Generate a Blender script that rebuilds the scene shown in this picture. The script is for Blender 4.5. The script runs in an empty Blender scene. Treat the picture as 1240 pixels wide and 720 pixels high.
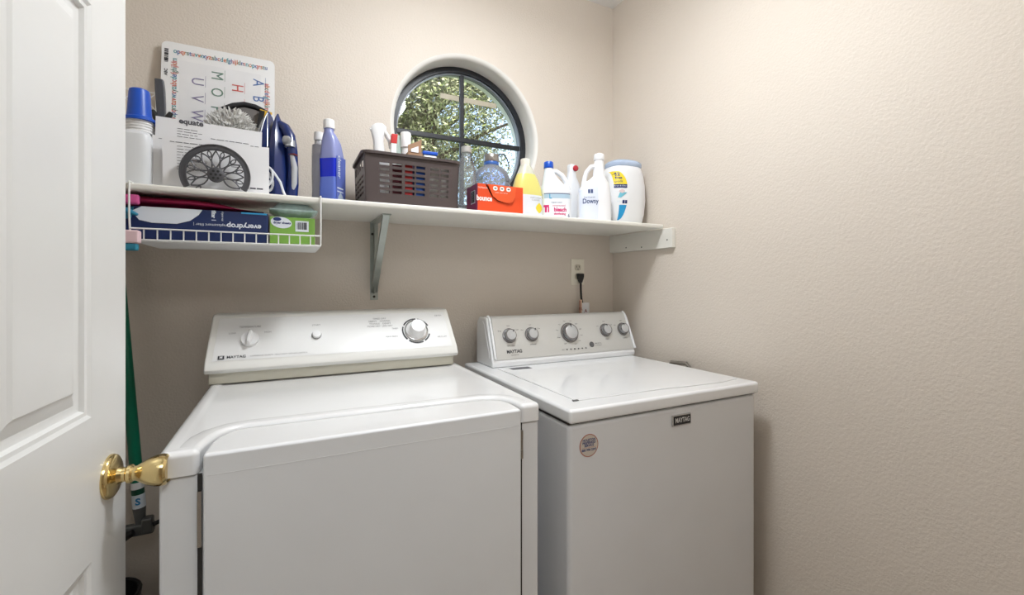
import bpy, bmesh, math, random
from mathutils import Vector, Matrix, noise
random.seed(7)
R = math.radians; PI = math.pi
sc = bpy.context.scene
COL = sc.collection

# ------------------------------------------------------------------ camera
cam = bpy.data.cameras.new('camera'); camo = bpy.data.objects.new('camera', cam); COL.objects.link(camo)
cam.sensor_width = 36.0; cam.lens = 36.0 * 542 / 1240; cam.shift_y = -18 / 1240; cam.clip_start = 0.02
camo.location = (0, 0, 1.25); camo.rotation_euler = (R(90), 0, -R(26.65))
sc.camera = camo
# ------------------------------------------------------------------ world
w = bpy.data.worlds.new('sky'); sc.world = w; w.use_nodes = True
nt = w.node_tree; nt.nodes.clear()
o_ = nt.nodes.new('ShaderNodeOutputWorld'); b_ = nt.nodes.new('ShaderNodeBackground')
sk = nt.nodes.new('ShaderNodeTexSky'); sk.sky_type = 'NISHITA'; sk.sun_disc = False
sk.sun_elevation = R(45); sk.sun_rotation = R(200); sk.air_density = 1.0; sk.dust_density = 2.0
wm = nt.nodes.new('ShaderNodeMixRGB'); wm.inputs[0].default_value = .55; wm.inputs[2].default_value = (1.9, 2.05, 2.3, 1)
nt.links.new(sk.outputs[0], wm.inputs[1]); nt.links.new(wm.outputs[0], b_.inputs[0]); nt.links.new(b_.outputs[0], o_.inputs[0])
b_.inputs[1].default_value = 0.95
# ------------------------------------------------------------------ sun and lamps
def lamp(name, kind, loc, rot, energy, color=(1, 1, 1), size=.3, sy=None):
    l = bpy.data.lights.new(name, kind); l.energy = energy; l.color = color
    if kind == 'AREA':
        l.shape = 'RECTANGLE'; l.size = size; l.size_y = sy or size
    elif kind == 'SUN': l.angle = R(.6)
    else: l.shadow_soft_size = size
    o = bpy.data.objects.new(name, l); COL.objects.link(o); o.location = loc; o.rotation_euler = rot
    return o
lamp('sun', 'SUN', (0, -4, 8), (R(48), 0, R(-25)), 11.0, (1, .95, .86))
lamp('ceiling_lamp', 'POINT', (.57, .90, 2.34), (0, 0, 0), 8.6, (.925, .962, 1.0), .08)
lamp('ceiling_lamp_panel', 'AREA', (.57, .90, 2.44), (0, 0, 0), 10.5, (.925, .962, 1.0), .24, .24)
lamp('hall_fill', 'AREA', (.10, -.70, 2.40), (R(25), 0, R(-15)), 13.5, (.93, .965, 1), 1.0, .6)  # unseen fill light added in the hall behind the camera
sc.view_settings.view_transform = 'Standard'; sc.view_settings.look = 'None'
sc.view_settings.gamma = 1; sc.view_settings.use_curve_mapping = False
sc.view_settings.exposure = 0.17

# ------------------------------------------------------------------ materials
_m = {}
def lin(c): return tuple(((x / 255 / 12.92) if x / 255 <= .04045 else ((x / 255 + .055) / 1.055) ** 2.4) for x in c)
def mat(name, rgb, rough=.5, metal=0., var=0., vscale=6., bump=0., bscale=80., bdist=.002, trans=0., emit=0., coat=0., spec=.5, see=0., aniso=None):
    if name in _m: return _m[name]
    m = bpy.data.materials.new(name); m.use_nodes = True; t = m.node_tree; n = t.nodes
    p = n['Principled BSDF']; c = lin(rgb) + (1,)
    p.inputs['Base Color'].default_value = c; p.inputs['Roughness'].default_value = rough
    p.inputs['Metallic'].default_value = metal; p.inputs['Coat Weight'].default_value = coat
    p.inputs['Specular IOR Level'].default_value = spec
    tc = n.new('ShaderNodeTexCoord')
    nz = n.new('ShaderNodeTexNoise'); nz.inputs['Scale'].default_value = vscale; nz.inputs['Detail'].default_value = 4
    t.links.new(tc.outputs['Object'], nz.inputs['Vector'])
    mx = n.new('ShaderNodeMixRGB'); mx.blend_type = 'MULTIPLY'; mx.inputs[1].default_value = c
    v = max(var, .015)
    rp = n.new('ShaderNodeValToRGB'); rp.color_ramp.elements[0].position = .3; rp.color_ramp.elements[1].position = .7
    rp.color_ramp.elements[0].color = (1 - v * 2, 1 - v * 2.1, 1 - v * 2.2, 1); rp.color_ramp.elements[1].color = (1, 1, 1, 1)
    t.links.new(nz.outputs[0], rp.inputs[0]); t.links.new(rp.outputs[0], mx.inputs[2]); mx.inputs[0].default_value = 1
    t.links.new(mx.outputs[0], p.inputs['Base Color'])
    if bump:
        n2 = n.new('ShaderNodeTexNoise'); n2.inputs['Scale'].default_value = bscale; n2.inputs['Detail'].default_value = 3
        t.links.new(tc.outputs['Object'], n2.inputs['Vector'])
        bp = n.new('ShaderNodeBump'); bp.inputs['Strength'].default_value = bump; bp.inputs['Distance'].default_value = bdist
        t.links.new(n2.outputs[0], bp.inputs['Height']); t.links.new(bp.outputs[0], p.inputs['Normal'])
    if emit:
        p.inputs['Emission Color'].default_value = c; p.inputs['Emission Strength'].default_value = emit
    if trans: p.inputs['Transmission Weight'].default_value = trans
    if see:
        out = n['Material Output']; ms = n.new('ShaderNodeMixShader'); tr = n.new('ShaderNodeBsdfTransparent')
        tr.inputs[0].default_value = tuple(.35 + .65 * x for x in c[:3]) + (1,)
        ms.inputs[0].default_value = see
        t.links.new(p.outputs[0], ms.inputs[1]); t.links.new(tr.outputs[0], ms.inputs[2]); t.links.new(ms.outputs[0], out.inputs[0])
    _m[name] = m; return m
def glass(name, tint=(255, 255, 255), rough=.02, refl=1.5, haze=0.0):
    if name in _m: return _m[name]
    m = bpy.data.materials.new(name); m.use_nodes = True; t = m.node_tree; n = t.nodes; n.clear()
    out = n.new('ShaderNodeOutputMaterial'); tr = n.new('ShaderNodeBsdfTransparent'); gl = n.new('ShaderNodeBsdfGlossy')
    fr = n.new('ShaderNodeFresnel'); fr.inputs[0].default_value = refl; ms = n.new('ShaderNodeMixShader')
    tr.inputs[0].default_value = lin(tint) + (1,); gl.inputs['Roughness'].default_value = rough
    t.links.new(fr.outputs[0], ms.inputs[0]); t.links.new(tr.outputs[0], ms.inputs[1]); t.links.new(gl.outputs[0], ms.inputs[2])
    if haze:
        df = n.new('ShaderNodeBsdfDiffuse'); df.inputs[0].default_value = lin((235, 238, 240)) + (1,); m2 = n.new('ShaderNodeMixShader')
        m2.inputs[0].default_value = haze; t.links.new(ms.outputs[0], m2.inputs[1]); t.links.new(df.outputs[0], m2.inputs[2]); t.links.new(m2.outputs[0], out.inputs[0])
    else: t.links.new(ms.outputs[0], out.inputs[0])
    _m[name] = m; return m
WALL = mat('wall_paint', (223, 213, 201), .62, bump=.55, bscale=150, bdist=.003, var=.01, vscale=2)
CEIL = mat('ceiling_paint', (238, 238, 236), .7, bump=.3, bscale=90)
DOORP = mat('door_paint', (230, 230, 228), .34, bump=.12, bscale=14, var=.004)
TRIM = mat('trim_paint', (236, 235, 230), .4)
FLOOR = mat('vinyl_floor', (168, 150, 128), .45, var=.06, vscale=14, bump=.1, bscale=30)
SHELF = mat('shelf_paint', (236, 234, 226), .42, var=.012, vscale=9, bump=.15, bscale=40)
ENAM = mat('white_enamel', (233, 233, 233), .22, coat=.4, bump=.05, bscale=160, bdist=.0006)
ENAM2 = mat('white_cabinet_enamel', (226, 227, 228), .36, bump=.06, bscale=220, bdist=.0006)
CONS = mat('white_console_plastic', (232, 231, 226), .36)
SKIRT = mat('aged_console_plastic', (216, 212, 196), .38)
DARK = mat('dark_gap', (48, 45, 42), .8)
BLACK = mat('black_plastic', (26, 26, 28), .4)
BLKF = mat('black_window_frame', (28, 31, 37), .42)
GREYF = mat('grey_inner_bead', (128, 136, 146), .35)
CHROME = mat('chrome', (200, 202, 205), .2, 1)
STEEL = mat('galvanised_steel', (176, 182, 176), .42, .55, var=.06, vscale=30)
BRASS = mat('polished_brass', (228, 205, 148), .17, 1)
SILVER = mat('silver_fascia', (212, 212, 209), .34, .35)
WPL = mat('white_plastic', (240, 240, 240), .32)
WJUG = mat('milky_jug', (236, 238, 240), .35, see=.12)
INK = mat('dark_ink', (52, 52, 58), .6)
GINK = mat('grey_ink', (150, 150, 150), .6)
NAVY = mat('navy_ink', (28, 48, 110), .5)
PAPER = mat('white_paper', (243, 243, 245), .7)
WIREM = mat('white_coated_wire', (240, 240, 238), .35)
BROWN = mat('brown_basket_plastic', (76, 65, 64), .42)
BLUE = mat('blue_cap_plastic', (22, 84, 196), .35)
GLASS = glass('window_glass', (246, 250, 252))

# ------------------------------------------------------------------ mesh collecting helper
class MB:
    def __init__(s): s.v = []; s.f = []; s.m = []
    def add(s, v, f, mi=0, M=None):
        b = len(s.v)
        s.v += [(M @ Vector(p)) if M else Vector(p) for p in v]
        s.f += [tuple(i + b for i in q) for q in f]; s.m += [mi] * len(f); return s
    def box(s, x0, x1, y0, y1, z0, z1, mi=0, M=None):
        v = [(x, y, z) for z in (z0, z1) for y in (y0, y1) for x in (x0, x1)]
        return s.add(v, [(0, 2, 3, 1), (4, 5, 7, 6), (0, 1, 5, 4), (2, 6, 7, 3), (0, 4, 6, 2), (1, 3, 7, 5)], mi, M)
    def loft(s, rings, mi=0, cap=True, M=None, close=False):
        n = len(rings[0]); v = [p for r in rings for p in r]; f = []
        for i in range(len(rings) - (0 if close else 1)):
            a = i * n; b = ((i + 1) % len(rings)) * n
            for k in range(n):
                k2 = (k + 1) % n; f.append((a + k, a + k2, b + k2, b + k))
        if cap and not close:
            f.append(tuple(range(n))[::-1]); f.append(tuple(range((len(rings) - 1) * n, len(rings) * n)))
        return s.add(v, f, mi, M)
    def lathe(s, prof, n=32, mi=0, M=None, cap=True):      # prof: (r, z)
        return s.loft([[(r * math.cos(2 * PI * k / n), r * math.sin(2 * PI * k / n), z) for k in range(n)] for r, z in prof], mi, cap, M)
    def sup(s, secs, n=44, mi=0, M=None, cap=True):        # superellipse sections: (z, cx, cy, rx, ry, e)
        def ring(z, cx, cy, rx, ry, e):
            out = []
            for k in range(n):
                a = 2 * PI * k / n; c, t = math.cos(a), math.sin(a)
                out.append((cx + rx * math.copysign(abs(c) ** (2 / e), c), cy + ry * math.copysign(abs(t) ** (2 / e), t), z))
            return out
        return s.loft([ring(*q) for q in secs], mi, cap, M)
    def prism(s, poly, y0, y1, mi=0, M=None, axis='y'):    # polygon in xz extruded along y (or in xy along z, in yz along x)
        def P(a, b, t): return (a, t, b) if axis == 'y' else ((a, b, t) if axis == 'z' else (t, a, b))
        n = len(poly)
        v = [P(a, b, y0) for a, b in poly] + [P(a, b, y1) for a, b in poly]
        f = [tuple(range(n)), tuple(range(n, 2 * n))[::-1]] + [(k, k + n, (k + 1) % n + n, (k + 1) % n) for k in range(n)]
        return s.add(v, f, mi, M)
    def tube(s, pts, r, n=8, mi=0, M=None, cap=True, closed=False):
        pts = [Vector(p) for p in pts]; N = len(pts); rings = []
        rs = r if isinstance(r, (list, tuple)) else [r] * N
        up = None
        for i, p in enumerate(pts):
            if closed: d = (pts[(i + 1) % N] - pts[i - 1])
            else: d = pts[min(i + 1, N - 1)] - pts[max(i - 1, 0)]
            d.normalize()
            if up is None:
                up = Vector((0, 0, 1)) if abs(d.z) < .9 else Vector((0, 1, 0))
            a = d.cross(up).normalized(); up = a.cross(d).normalized()
            rings.append([p + a * rs[i] * math.cos(2 * PI * k / n) + up * rs[i] * math.sin(2 * PI * k / n) for k in range(n)])
        return s.loft([[tuple(q) for q in r_] for r_ in rings], mi, cap, M, close=closed)
    def disc(s, r, z0, z1, n=32, mi=0, M=None): return s.lathe([(r, z0), (r, z1)], n, mi, M)
    def text(s, body, size, M, mi=0, ax='CENTER', cols=None, bold=0., sx=1., fn=None):
        """flat lettering laid in the xy plane of M"""
        c = bpy.data.curves.new('t', 'FONT'); c.body = body; c.size = size; c.align_x = ax; c.align_y = 'CENTER'
        c.offset = bold; c.resolution_u = 3
        o = bpy.data.objects.new('t', c); COL.objects.link(o)
        dg = bpy.context.evaluated_depsgraph_get(); me = bpy.data.meshes.new_from_object(o.evaluated_get(dg))
        vs = [Vector((v.co.x * sx, v.co.y, v.co.z)) for v in me.vertices]
        if cols:
            xs = [v.x for v in vs]; lo, hi = min(xs), max(xs) + 1e-6
        for p in me.polygons:
            k = mi
            if cols: k = cols[int((sum(vs[i].x for i in p.vertices) / len(p.vertices) - lo) / (hi - lo) * cols[0])% len(cols[1]) ] if False else cols[1][int((sum(vs[i].x for i in p.vertices) / len(p.vertices) - lo) / (hi - lo) * cols[0]) % len(cols[1])]
            q = [vs[i] for i in p.vertices]
            if fn: q = [fn(a) for a in q]
            s.add([tuple(a) for a in q], [tuple(range(len(q)))], k, M)
        bpy.data.objects.remove(o); bpy.data.curves.remove(c); bpy.data.meshes.remove(me)
        return s
    def build(s, name, mats, parent=None, world=True, bev=0., seg=3, smooth=True, label=None, ang=38, kind=None):
        if not isinstance(mats, (list, tuple)): mats = [mats]
        me = bpy.data.meshes.new(name)
        V = s.v
        if parent is not None and world:
            inv = root_matrix(parent).inverted(); V = [inv @ p for p in V]
        me.from_pydata([tuple(p) for p in V], [], s.f)
        for m in mats: me.materials.append(m)
        for p, k in zip(me.polygons, s.m): p.material_index = k
        me.validate()
        bm = bmesh.new(); bm.from_mesh(me)
        bmesh.ops.recalc_face_normals(bm, faces=bm.faces)
        if bev:
            es = [e for e in bm.edges if len(e.link_faces) == 2 and e.calc_face_angle(0) > R(35)]
            bmesh.ops.bevel(bm, geom=es, offset=bev, segments=seg, profile=.5, affect='EDGES', clamp_overlap=True)
        bm.to_mesh(me); bm.free()
        if smooth:
            for p in me.polygons: p.use_smooth = True
            me.set_sharp_from_angle(angle=R(ang))
        o = bpy.data.objects.new(name, me); COL.objects.link(o)
        if smooth and bev:
            wn = o.modifiers.new('wn', 'WEIGHTED_NORMAL'); wn.keep_sharp = True
        if parent is not None: o.parent = parent
        if label: o['label'] = label
        if kind: o['kind'] = kind
        return o
def root_matrix(o):
    M = Matrix.Translation(o.location) @ o.rotation_euler.to_matrix().to_4x4()
    return root_matrix(o.parent) @ M if o.parent else M
def thing(name, label, cat, loc=(0, 0, 0), rot=(0, 0, 0), group=None):
    o = bpy.data.objects.new(name, None); o.empty_display_size = .05; COL.objects.link(o)
    o.location = loc; o.rotation_euler = rot; o['label'] = label; o['category'] = cat
    if group: o['group'] = group
    return o
def tag(o, label, cat, group=None):
    o['label'] = label; o['category'] = cat
    if group: o['group'] = group
    return o
def frame(origin, xa, ya):
    """matrix whose xy plane holds lettering: xa = reading direction, ya = up"""
    x = Vector(xa).normalized(); z = x.cross(Vector(ya)).normalized(); y = z.cross(x)
    return Matrix(((x.x, y.x, z.x, origin[0]), (x.y, y.y, z.y, origin[1]), (x.z, y.z, z.z, origin[2]), (0, 0, 0, 1)))
def front(x, y, z): return frame((x, y, z), (1, 0, 0), (0, 0, 1))

# ================================================================== SETTING
XR, YB, ZC, XL, YF = 1.41, 1.72, 2.575, -.62, .10
WX, WZ = .670, 1.861            # centre of the round window
SZ = 1.490                     # top of the wall shelf
def struct(mb, name, m, **k):
    o = mb.build(name, m, **k); o['kind'] = 'structure'; return o
struct(MB().box(XL - .12, XR + .12, -2.6, YB + .2, -.12, 0), 'floor', FLOOR, smooth=False)
struct(MB().box(XL - .12, XR + .12, -2.6, YB + .2, ZC, ZC + .12), 'ceiling', CEIL, smooth=False)
struct(MB().box(XR, XR + .14, -2.6, YB + .2, 0, ZC), 'wall_right', WALL, smooth=False)
struct(MB().box(XL - .12, XL, -2.6, YB + .2, 0, ZC), 'wall_left', WALL, smooth=False)
struct(MB().box(XL, XR, -2.72, -2.6, 0, ZC), 'wall_hall', WALL, smooth=False)
# wall with the doorway the camera stands in
struct(MB().box(XL, -.35, .06, .16, 0, ZC).box(.52, XR, -.02, .10, 0, ZC).box(-.35, .52, -.02, .10, 2.08, ZC), 'wall_front', WALL, smooth=False)
struct(MB().box(.50, .52, -.04, .12, 0, 2.06).box(-.37, -.35, .05, .17, 0, 2.06).box(-.35, .52, -.03, .11, 2.06, 2.08), 'trim_1', TRIM, bev=.003)
# back wall with a round, softly rounded window opening
angs = sorted(set([round(2 * PI * k / 96, 5) for k in range(96)] + [round(math.atan2(z - WZ, x - WX) % (2 * PI), 5) for x in (XL, XR) for z in (0, ZC)]))
def rect(a):
    c, s_ = math.cos(a), math.sin(a); ts = []
    if c > 1e-9: ts.append((XR - WX) / c)
    if c < -1e-9: ts.append((XL - WX) / c)
    if s_ > 1e-9: ts.append((ZC - WZ) / s_)
    if s_ < -1e-9: ts.append((-WZ) / s_)
    t = min(ts); return (WX + c * t, WZ + s_ * t)
rings = [[(rect(a)[0], YB, rect(a)[1]) for a in angs]]
ring = lambda r_, y_: [(WX + r_ * math.cos(a), y_, WZ + r_ * math.sin(a)) for a in angs]
outer_ring = lambda y_: [(rect(a)[0], y_, rect(a)[1]) for a in angs]
wb_ = MB().loft([outer_ring(YB), ring(.322, YB)], cap=False)
wb_.loft([ring(.309, YB + .2), outer_ring(YB + .2), outer_ring(YB)], cap=False)
wb_.loft([ring(r_, y_) for r_, y_ in ((.322, YB), (.3155, YB + .002), (.310, YB + .006), (.3065, YB + .011), (.305, YB + .018), (.304, YB + .05), (.3035, YB + .11), (.309, YB + .2))], 1, cap=False)
struct(wb_, 'wall_back', [WALL, mat('white_reveal', (234, 232, 226), .5, bump=.2, bscale=60)], ang=30)
struct(MB().box(XL, XR, YB - .012, YB, 0, .085), 'baseboard_back', TRIM, bev=.004)
struct(MB().box(XR - .012, XR, .10, YB - .012, 0, .085), 'baseboard_right', TRIM, bev=.004)
struct(MB().box(XL, XL + .012, .16, YB - .012, 0, .085), 'baseboard_left', TRIM, bev=.004)
# window
def annulus(r0, r1, y0, y1, n=96, mi=0, mb=None):
    mb = mb or MB(); rr = []
    for r_, y_ in ((r0, y0), (r1, y0), (r1, y1), (r0, y1)):
        rr.append([(WX + r_ * math.cos(2 * PI * k / n), y_, WZ + r_ * math.sin(2 * PI * k / n)) for k in range(n)])
    return mb.loft(rr, mi, close=True)
win = struct(annulus(.281, .305, 1.802, 1.845), 'window_1', BLKF)
annulus(.2755, .282, 1.812, 1.832).build('inner_bead', GREYF, win)
MB().box(WX - .009, WX + .009, 1.812, 1.826, WZ - .279, WZ + .279).build('vertical_glazing_bar', BLKF, win, bev=.002)
MB().box(WX - .279, WX + .279, 1.810, 1.825, WZ - .010, WZ + .010).build('horizontal_glazing_bar', BLKF, win, bev=.002)
MB().lathe([(.284, 0), (.284, .004)], 64, M=Matrix.Translation((WX, 1.832, WZ)) @ Matrix.Rotation(PI / 2, 4, 'X')).build('pane', GLASS, win)
MB().box(.578, .838, 1.8268, 1.8275, 2.030, 2.052).build('beige_strip', mat('strip_beige', (214, 206, 186), .5, see=.3), win, label='translucent beige strip across the upper panes')  # thin translucent beige strip on the room side of the pane

# ---- six panel door, opened into the room
dth = math.atan2(.0716, .9974)
DRT = Matrix.Translation((-.3045, .233, 0)) @ Matrix.Rotation(-dth, 4, 'Z')   # local y runs from the hinge to the free edge; visible face is +x (x=0)
DW = .76
door = bpy.data.objects.new('door_1', None); COL.objects.link(door); door['kind'] = 'structure'
door.location = (-.3045, .233, 0); door.rotation_euler = (0, 0, -dth)
def sgrid(mb, ys, zs, x):
    for a, b in zip(ys[:-1], ys[1:]):
        for c, d in zip(zs[:-1], zs[1:]): yield a, b, c, d
cols = [(DW - .121 - .222, DW - .121), (.118, DW - .121 - .222 - .078)]
rowsz = [(.24, .838), (1.051, 1.66), (1.77, 1.93)]
ys = sorted([0.0, DW] + [v for c in cols for v in c]); zs = sorted([.01, 2.03] + [v for c in rowsz for v in c])
slab = MB()
for side in (0, 1):
    X = 0 if side == 0 else -.035; dn = -1 if side == 0 else 1
    for a, b, c, d in sgrid(slab, ys, zs, X):
        if any(abs(a - p[0]) < 1e-6 for p in cols) and any(abs(c - p[0]) < 1e-6 for p in rowsz): continue
        slab.add([(X, a, c), (X, b, c), (X, b, d), (X, a, d)], [(0, 1, 2, 3)])
slab.add([(0, 0, .01), (-.035, 0, .01), (-.035, 0, 2.03), (0, 0, 2.03)], [(0, 1, 2, 3)])
slab.add([(0, DW, .01), (-.035, DW, .01), (-.035, DW, 2.03), (0, DW, 2.03)], [(0, 1, 2, 3)])
slab.add([(0, 0, .01), (-.035, 0, .01), (-.035, DW, .01), (0, DW, .01)], [(0, 1, 2, 3)])
slab.add([(0, 0, 2.03), (-.035, 0, 2.03), (-.035, DW, 2.03), (0, DW, 2.03)], [(0, 1, 2, 3)])
o = slab.build('door_slab', DOORP, door, world=False, smooth=False)
for (a, b) in cols:
    for (c, d) in rowsz:
        mb = MB()
        for X, dn in ((0, -1), (-.035, 1)):
            prof = [(0, 0), (.005, .0035), (.010, .0045), (.013, .010), (.018, .0115), (.024, .0115), (.030, .009), (.042, .0055), (.046, .0025), (.050, .0022)]
            rr = [[(X + dn * q, a + p, c + p), (X + dn * q, b - p, c + p), (X + dn * q, b - p, d - p), (X + dn * q, a + p, d - p)] for p, q in prof]
            n0 = len(mb.v); mb.loft(rr, cap=False)
            mb.add(rr[-1], [(0, 1, 2, 3)])
        mb.build('door_panel', DOORP, door, world=False, ang=20)
KM = Matrix.Translation((0, DW - .062, .940)) @ Matrix.Rotation(PI / 2, 4, 'Y')
rose = MB().lathe([(.0345, 0), (.0345, .003), (.033, .006), (.029, .0085), (.020, .0095), (.014, .012), (.0115, .018)], 40, M=KM).build('door_knob', BRASS, door, world=False, label='polished brass knob and rose')
MB().lathe([(.0112, .016), (.0112, .022), (.0145, .0245), (.0145, .029), (.0115, .032), (.0120, .036), (.0165, .043), (.0215, .052), (.0248, .062), (.0256, .070), (.0245, .0755), (.021, .0785), (.0195, .0765), (.012, .0765), (.0001, .0765)], 40, M=KM).build('knob_grip', BRASS, rose, world=False)
MB().box(-.030, -.004, DW - .0015, DW + .001, .90, .98).build('latch_plate', BRASS, door, world=False)
for z in (.25, 1.05, 1.82):
    MB().lathe([(.008, -.045), (.008, .045)], 12, M=Matrix.Translation((.004, -.004, z))).build('hinge', BRASS, door, world=False)

# ceiling light fitting of the room (the hall fill has none)
cl = thing('ceiling_light', 'round white ceiling light above the laundry machines', 'ceiling light', (.57, .90, 2.45))
MB().lathe([(.15, .05), (.15, .125)], 40, M=Matrix.Translation((.57, .90, 2.45))).build('housing', WPL, cl)

# ================================================================== SHELF
sh = thing('wall_shelf', 'long white painted board shelf under the round window', 'shelf', (.45, 1.54, SZ - .02))
b = MB().box(XL + .001, 1.388, 1.37, YB - .001, SZ - .0165, SZ)
b.build('board', SHELF, sh, bev=.005)
cleat = MB().box(1.389, XR - .001, 1.326, YB - .001, 1.392, SZ - .017).build('cleat', SHELF, sh, bev=.0025)
for y_, z_ in ((1.352, 1.425), (1.50, 1.405), (1.60, 1.41)):
    MB().lathe([(.0028, 0), (.0028, .002)], 10, M=Matrix.Translation((1.3895, y_, z_)) @ Matrix.Rotation(-PI / 2, 4, 'Y')).build('nail', DARK, cleat)
mb = MB(); bx = .288
mb.box(bx - .014, bx + .014, YB - .0035, YB - .001, 1.186, SZ - .0175)
mb.box(bx - .014, bx + .014, 1.475, YB - .001, SZ - .0205, SZ - .0172)
mb.box(bx - .0022, bx - .0002, YB - .03, YB - .003, 1.21, SZ - .02); 
dv = [(1.482, SZ - .021), (YB - .006, 1.215)]
for sgn in (-1, 1):       # folded channel brace
    x_ = bx + sgn * .0095
    mb.add([(x_ - .001, 1.484, SZ - .021), (x_ - .001, 1.50, SZ - .021), (x_ - .001, YB - .004, 1.25), (x_ - .001, YB - .004, 1.215),
            (x_ + .001, 1.484, SZ - .021), (x_ + .001, 1.50, SZ - .021), (x_ + .001, YB - .004, 1.25), (x_ + .001, YB - .004, 1.215)],
           [(0, 1, 2, 3), (7, 6, 5, 4), (0, 4, 5, 1), (1, 5, 6, 2), (2, 6, 7, 3), (3, 7, 4, 0)])
mb.add([(bx - .0105, 1.482, SZ - .021), (bx + .0105, 1.482, SZ - .021), (bx + .0105, YB - .006, 1.213), (bx - .0105, YB - .006, 1.213),
        (bx - .0105, 1.485, SZ - .021), (bx + .0105, 1.485, SZ - .021), (bx + .0105, YB - .004, 1.216), (bx - .0105, YB - .004, 1.216)],
       [(0, 1, 2, 3), (7, 6, 5, 4), (0, 4, 5, 1), (1, 5, 6, 2), (2, 6, 7, 3), (3, 7, 4, 0)])
br = mb.build('bracket', STEEL, sh, smooth=False)
for z_ in (1.198, 1.43):
    MB().lathe([(.0048, 0), (.0042, .002), (.001, .003)], 14, M=Matrix.Translation((bx - (.006 if z_ > 1.3 else 0), YB - .0036, z_)) @ Matrix.Rotation(PI / 2, 4, 'X')).build('screw', DARK, br)

# ================================================================== DRYER
dr = thing('clothes_dryer', 'older white front-loading dryer with a wide plain door, left machine', 'dryer', (.175, 1.22, 0))
DX0, DX1, DY0, DY1 = -.192, .538, .925, 1.655
cab = MB().box(DX0, DX1, .930, DY1, .03, .922).build('cabinet', ENAM2, dr, bev=.006)
for x_ in (DX0 + .05, DX1 - .05):
    for y_ in (.98, DY1 - .05): MB().disc(.02, 0, .03, 16, M=Matrix.Translation((x_, y_, 0))).build('levelling_foot', BLACK, dr)
# top with front notch
notch = [(.487, DY0 - .002), (.487, .955), (.484, .985), (.474, 1.006), (.456, 1.022), (.430, 1.032), (-.070, 1.048), (-.095, 1.042), (-.112, 1.026), (-.124, 1.000), (-.131, .972), (-.135, .945), (-.135, DY0 - .002)]
outer = [(DX0 - .002, DY0 - .002), (DX0 - .002, DY1), (DX1 + .001, DY1), (DX1 + .001, DY0 - .002)]
poly = outer + notch
me = bpy.data.meshes.new('top_panel'); bm = bmesh.new()
n = len(poly); lo = [bm.verts.new((x - .175, y - 1.22, .9235)) for x, y in poly]; hi = [bm.verts.new((x - .175, y - 1.22, .9650)) for x, y in poly]
top = bm.faces.new(hi); bm.faces.new(lo[::-1])
for k in range(n): bm.faces.new((lo[k], lo[(k + 1) % n], hi[(k + 1) % n], hi[k]))
bmesh.ops.recalc_face_normals(bm, faces=bm.faces)
es = [e for e in bm.edges if (e.verts[0].co.z > .96 and e.verts[1].co.z > .96)] + [e for e in bm.edges if abs(e.verts[0].co.z - e.verts[1].co.z) > .01 and any(abs(e.verts[0].co.x + .175 - q) < .003 for q in (DX0 - .002, DX1 + .001, .487, -.135)) and e.verts[0].co.y < 0 - .25]
bmesh.ops.bevel(bm, geom=es, offset=.011, segments=5, profile=.5, affect='EDGES', clamp_overlap=True)
tf = max(bm.faces, key=lambda f: f.calc_area() * (1 if f.normal.z > .5 else 0))
bmesh.ops.inset_region(bm, faces=[tf], thickness=.018, depth=0)
tf = max(bm.faces, key=lambda f: f.calc_area() * (1 if f.normal.z > .5 else 0))
bmesh.ops.inset_region(bm, faces=[tf], thickness=.012, depth=-.0035)
bmesh.ops.triangulate(bm, faces=[f for f in bm.faces if len(f.verts) > 4])
bm.to_mesh(me); bm.free(); me.materials.append(ENAM)
for p in me.polygons: p.use_smooth = True
me.set_sharp_from_angle(angle=R(50))
o = bpy.data.objects.new('top_panel', me); COL.objects.link(o); o.parent = dr
o.modifiers.new('wn', 'WEIGHTED_NORMAL').keep_sharp = True
# door with a wide lip that fills the notch
mb = MB().box(-.127, .479, .906, .9285, .12, .9600)
dfront = mb.build('door', ENAM2, dr, bev=.005)
lip = [(-.127, .908), (.479, .908), (.480, .955), (.477, .982), (.467, .999), (.450, 1.012), (.428, 1.021), (-.068, 1.037), (-.090, 1.031), (-.104, 1.018), (-.116, .996), (-.123, .970)]
MB().prism(lip, .945, .9608, axis='z').build('door_lip', ENAM, dfront, bev=.006, seg=4)
MB().box(-.122, .474, .9054, .9062, .9236, .9242).build('crease', mat('crease_grey', (204, 203, 201), .5), dfront)
MB().box(.4845, .4905, .925, .9298, .12, .922).build('door_gap', DARK, dr)
MB().box(-.1375, -.131, .925, .9298, .12, .922).build('door_gap', DARK, dr)
for z0 in (.845, .22):
    h = MB().box(.480, .492, .9225, .9262, z0, z0 + .060).lathe([(.0046, -.002), (.0046, .018), (.0036, .019), (.0036, .041), (.0046, .042), (.0046, .062)], 12, M=Matrix.Translation((.4850, .9185, z0)))
    h.build('hinge', mat('worn_steel', (150, 142, 132), .4, .8), dr)
h = MB().box(-.137, -.131, .918, .924, .80, .895).build('latch_strip', CHROME, dr)
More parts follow.
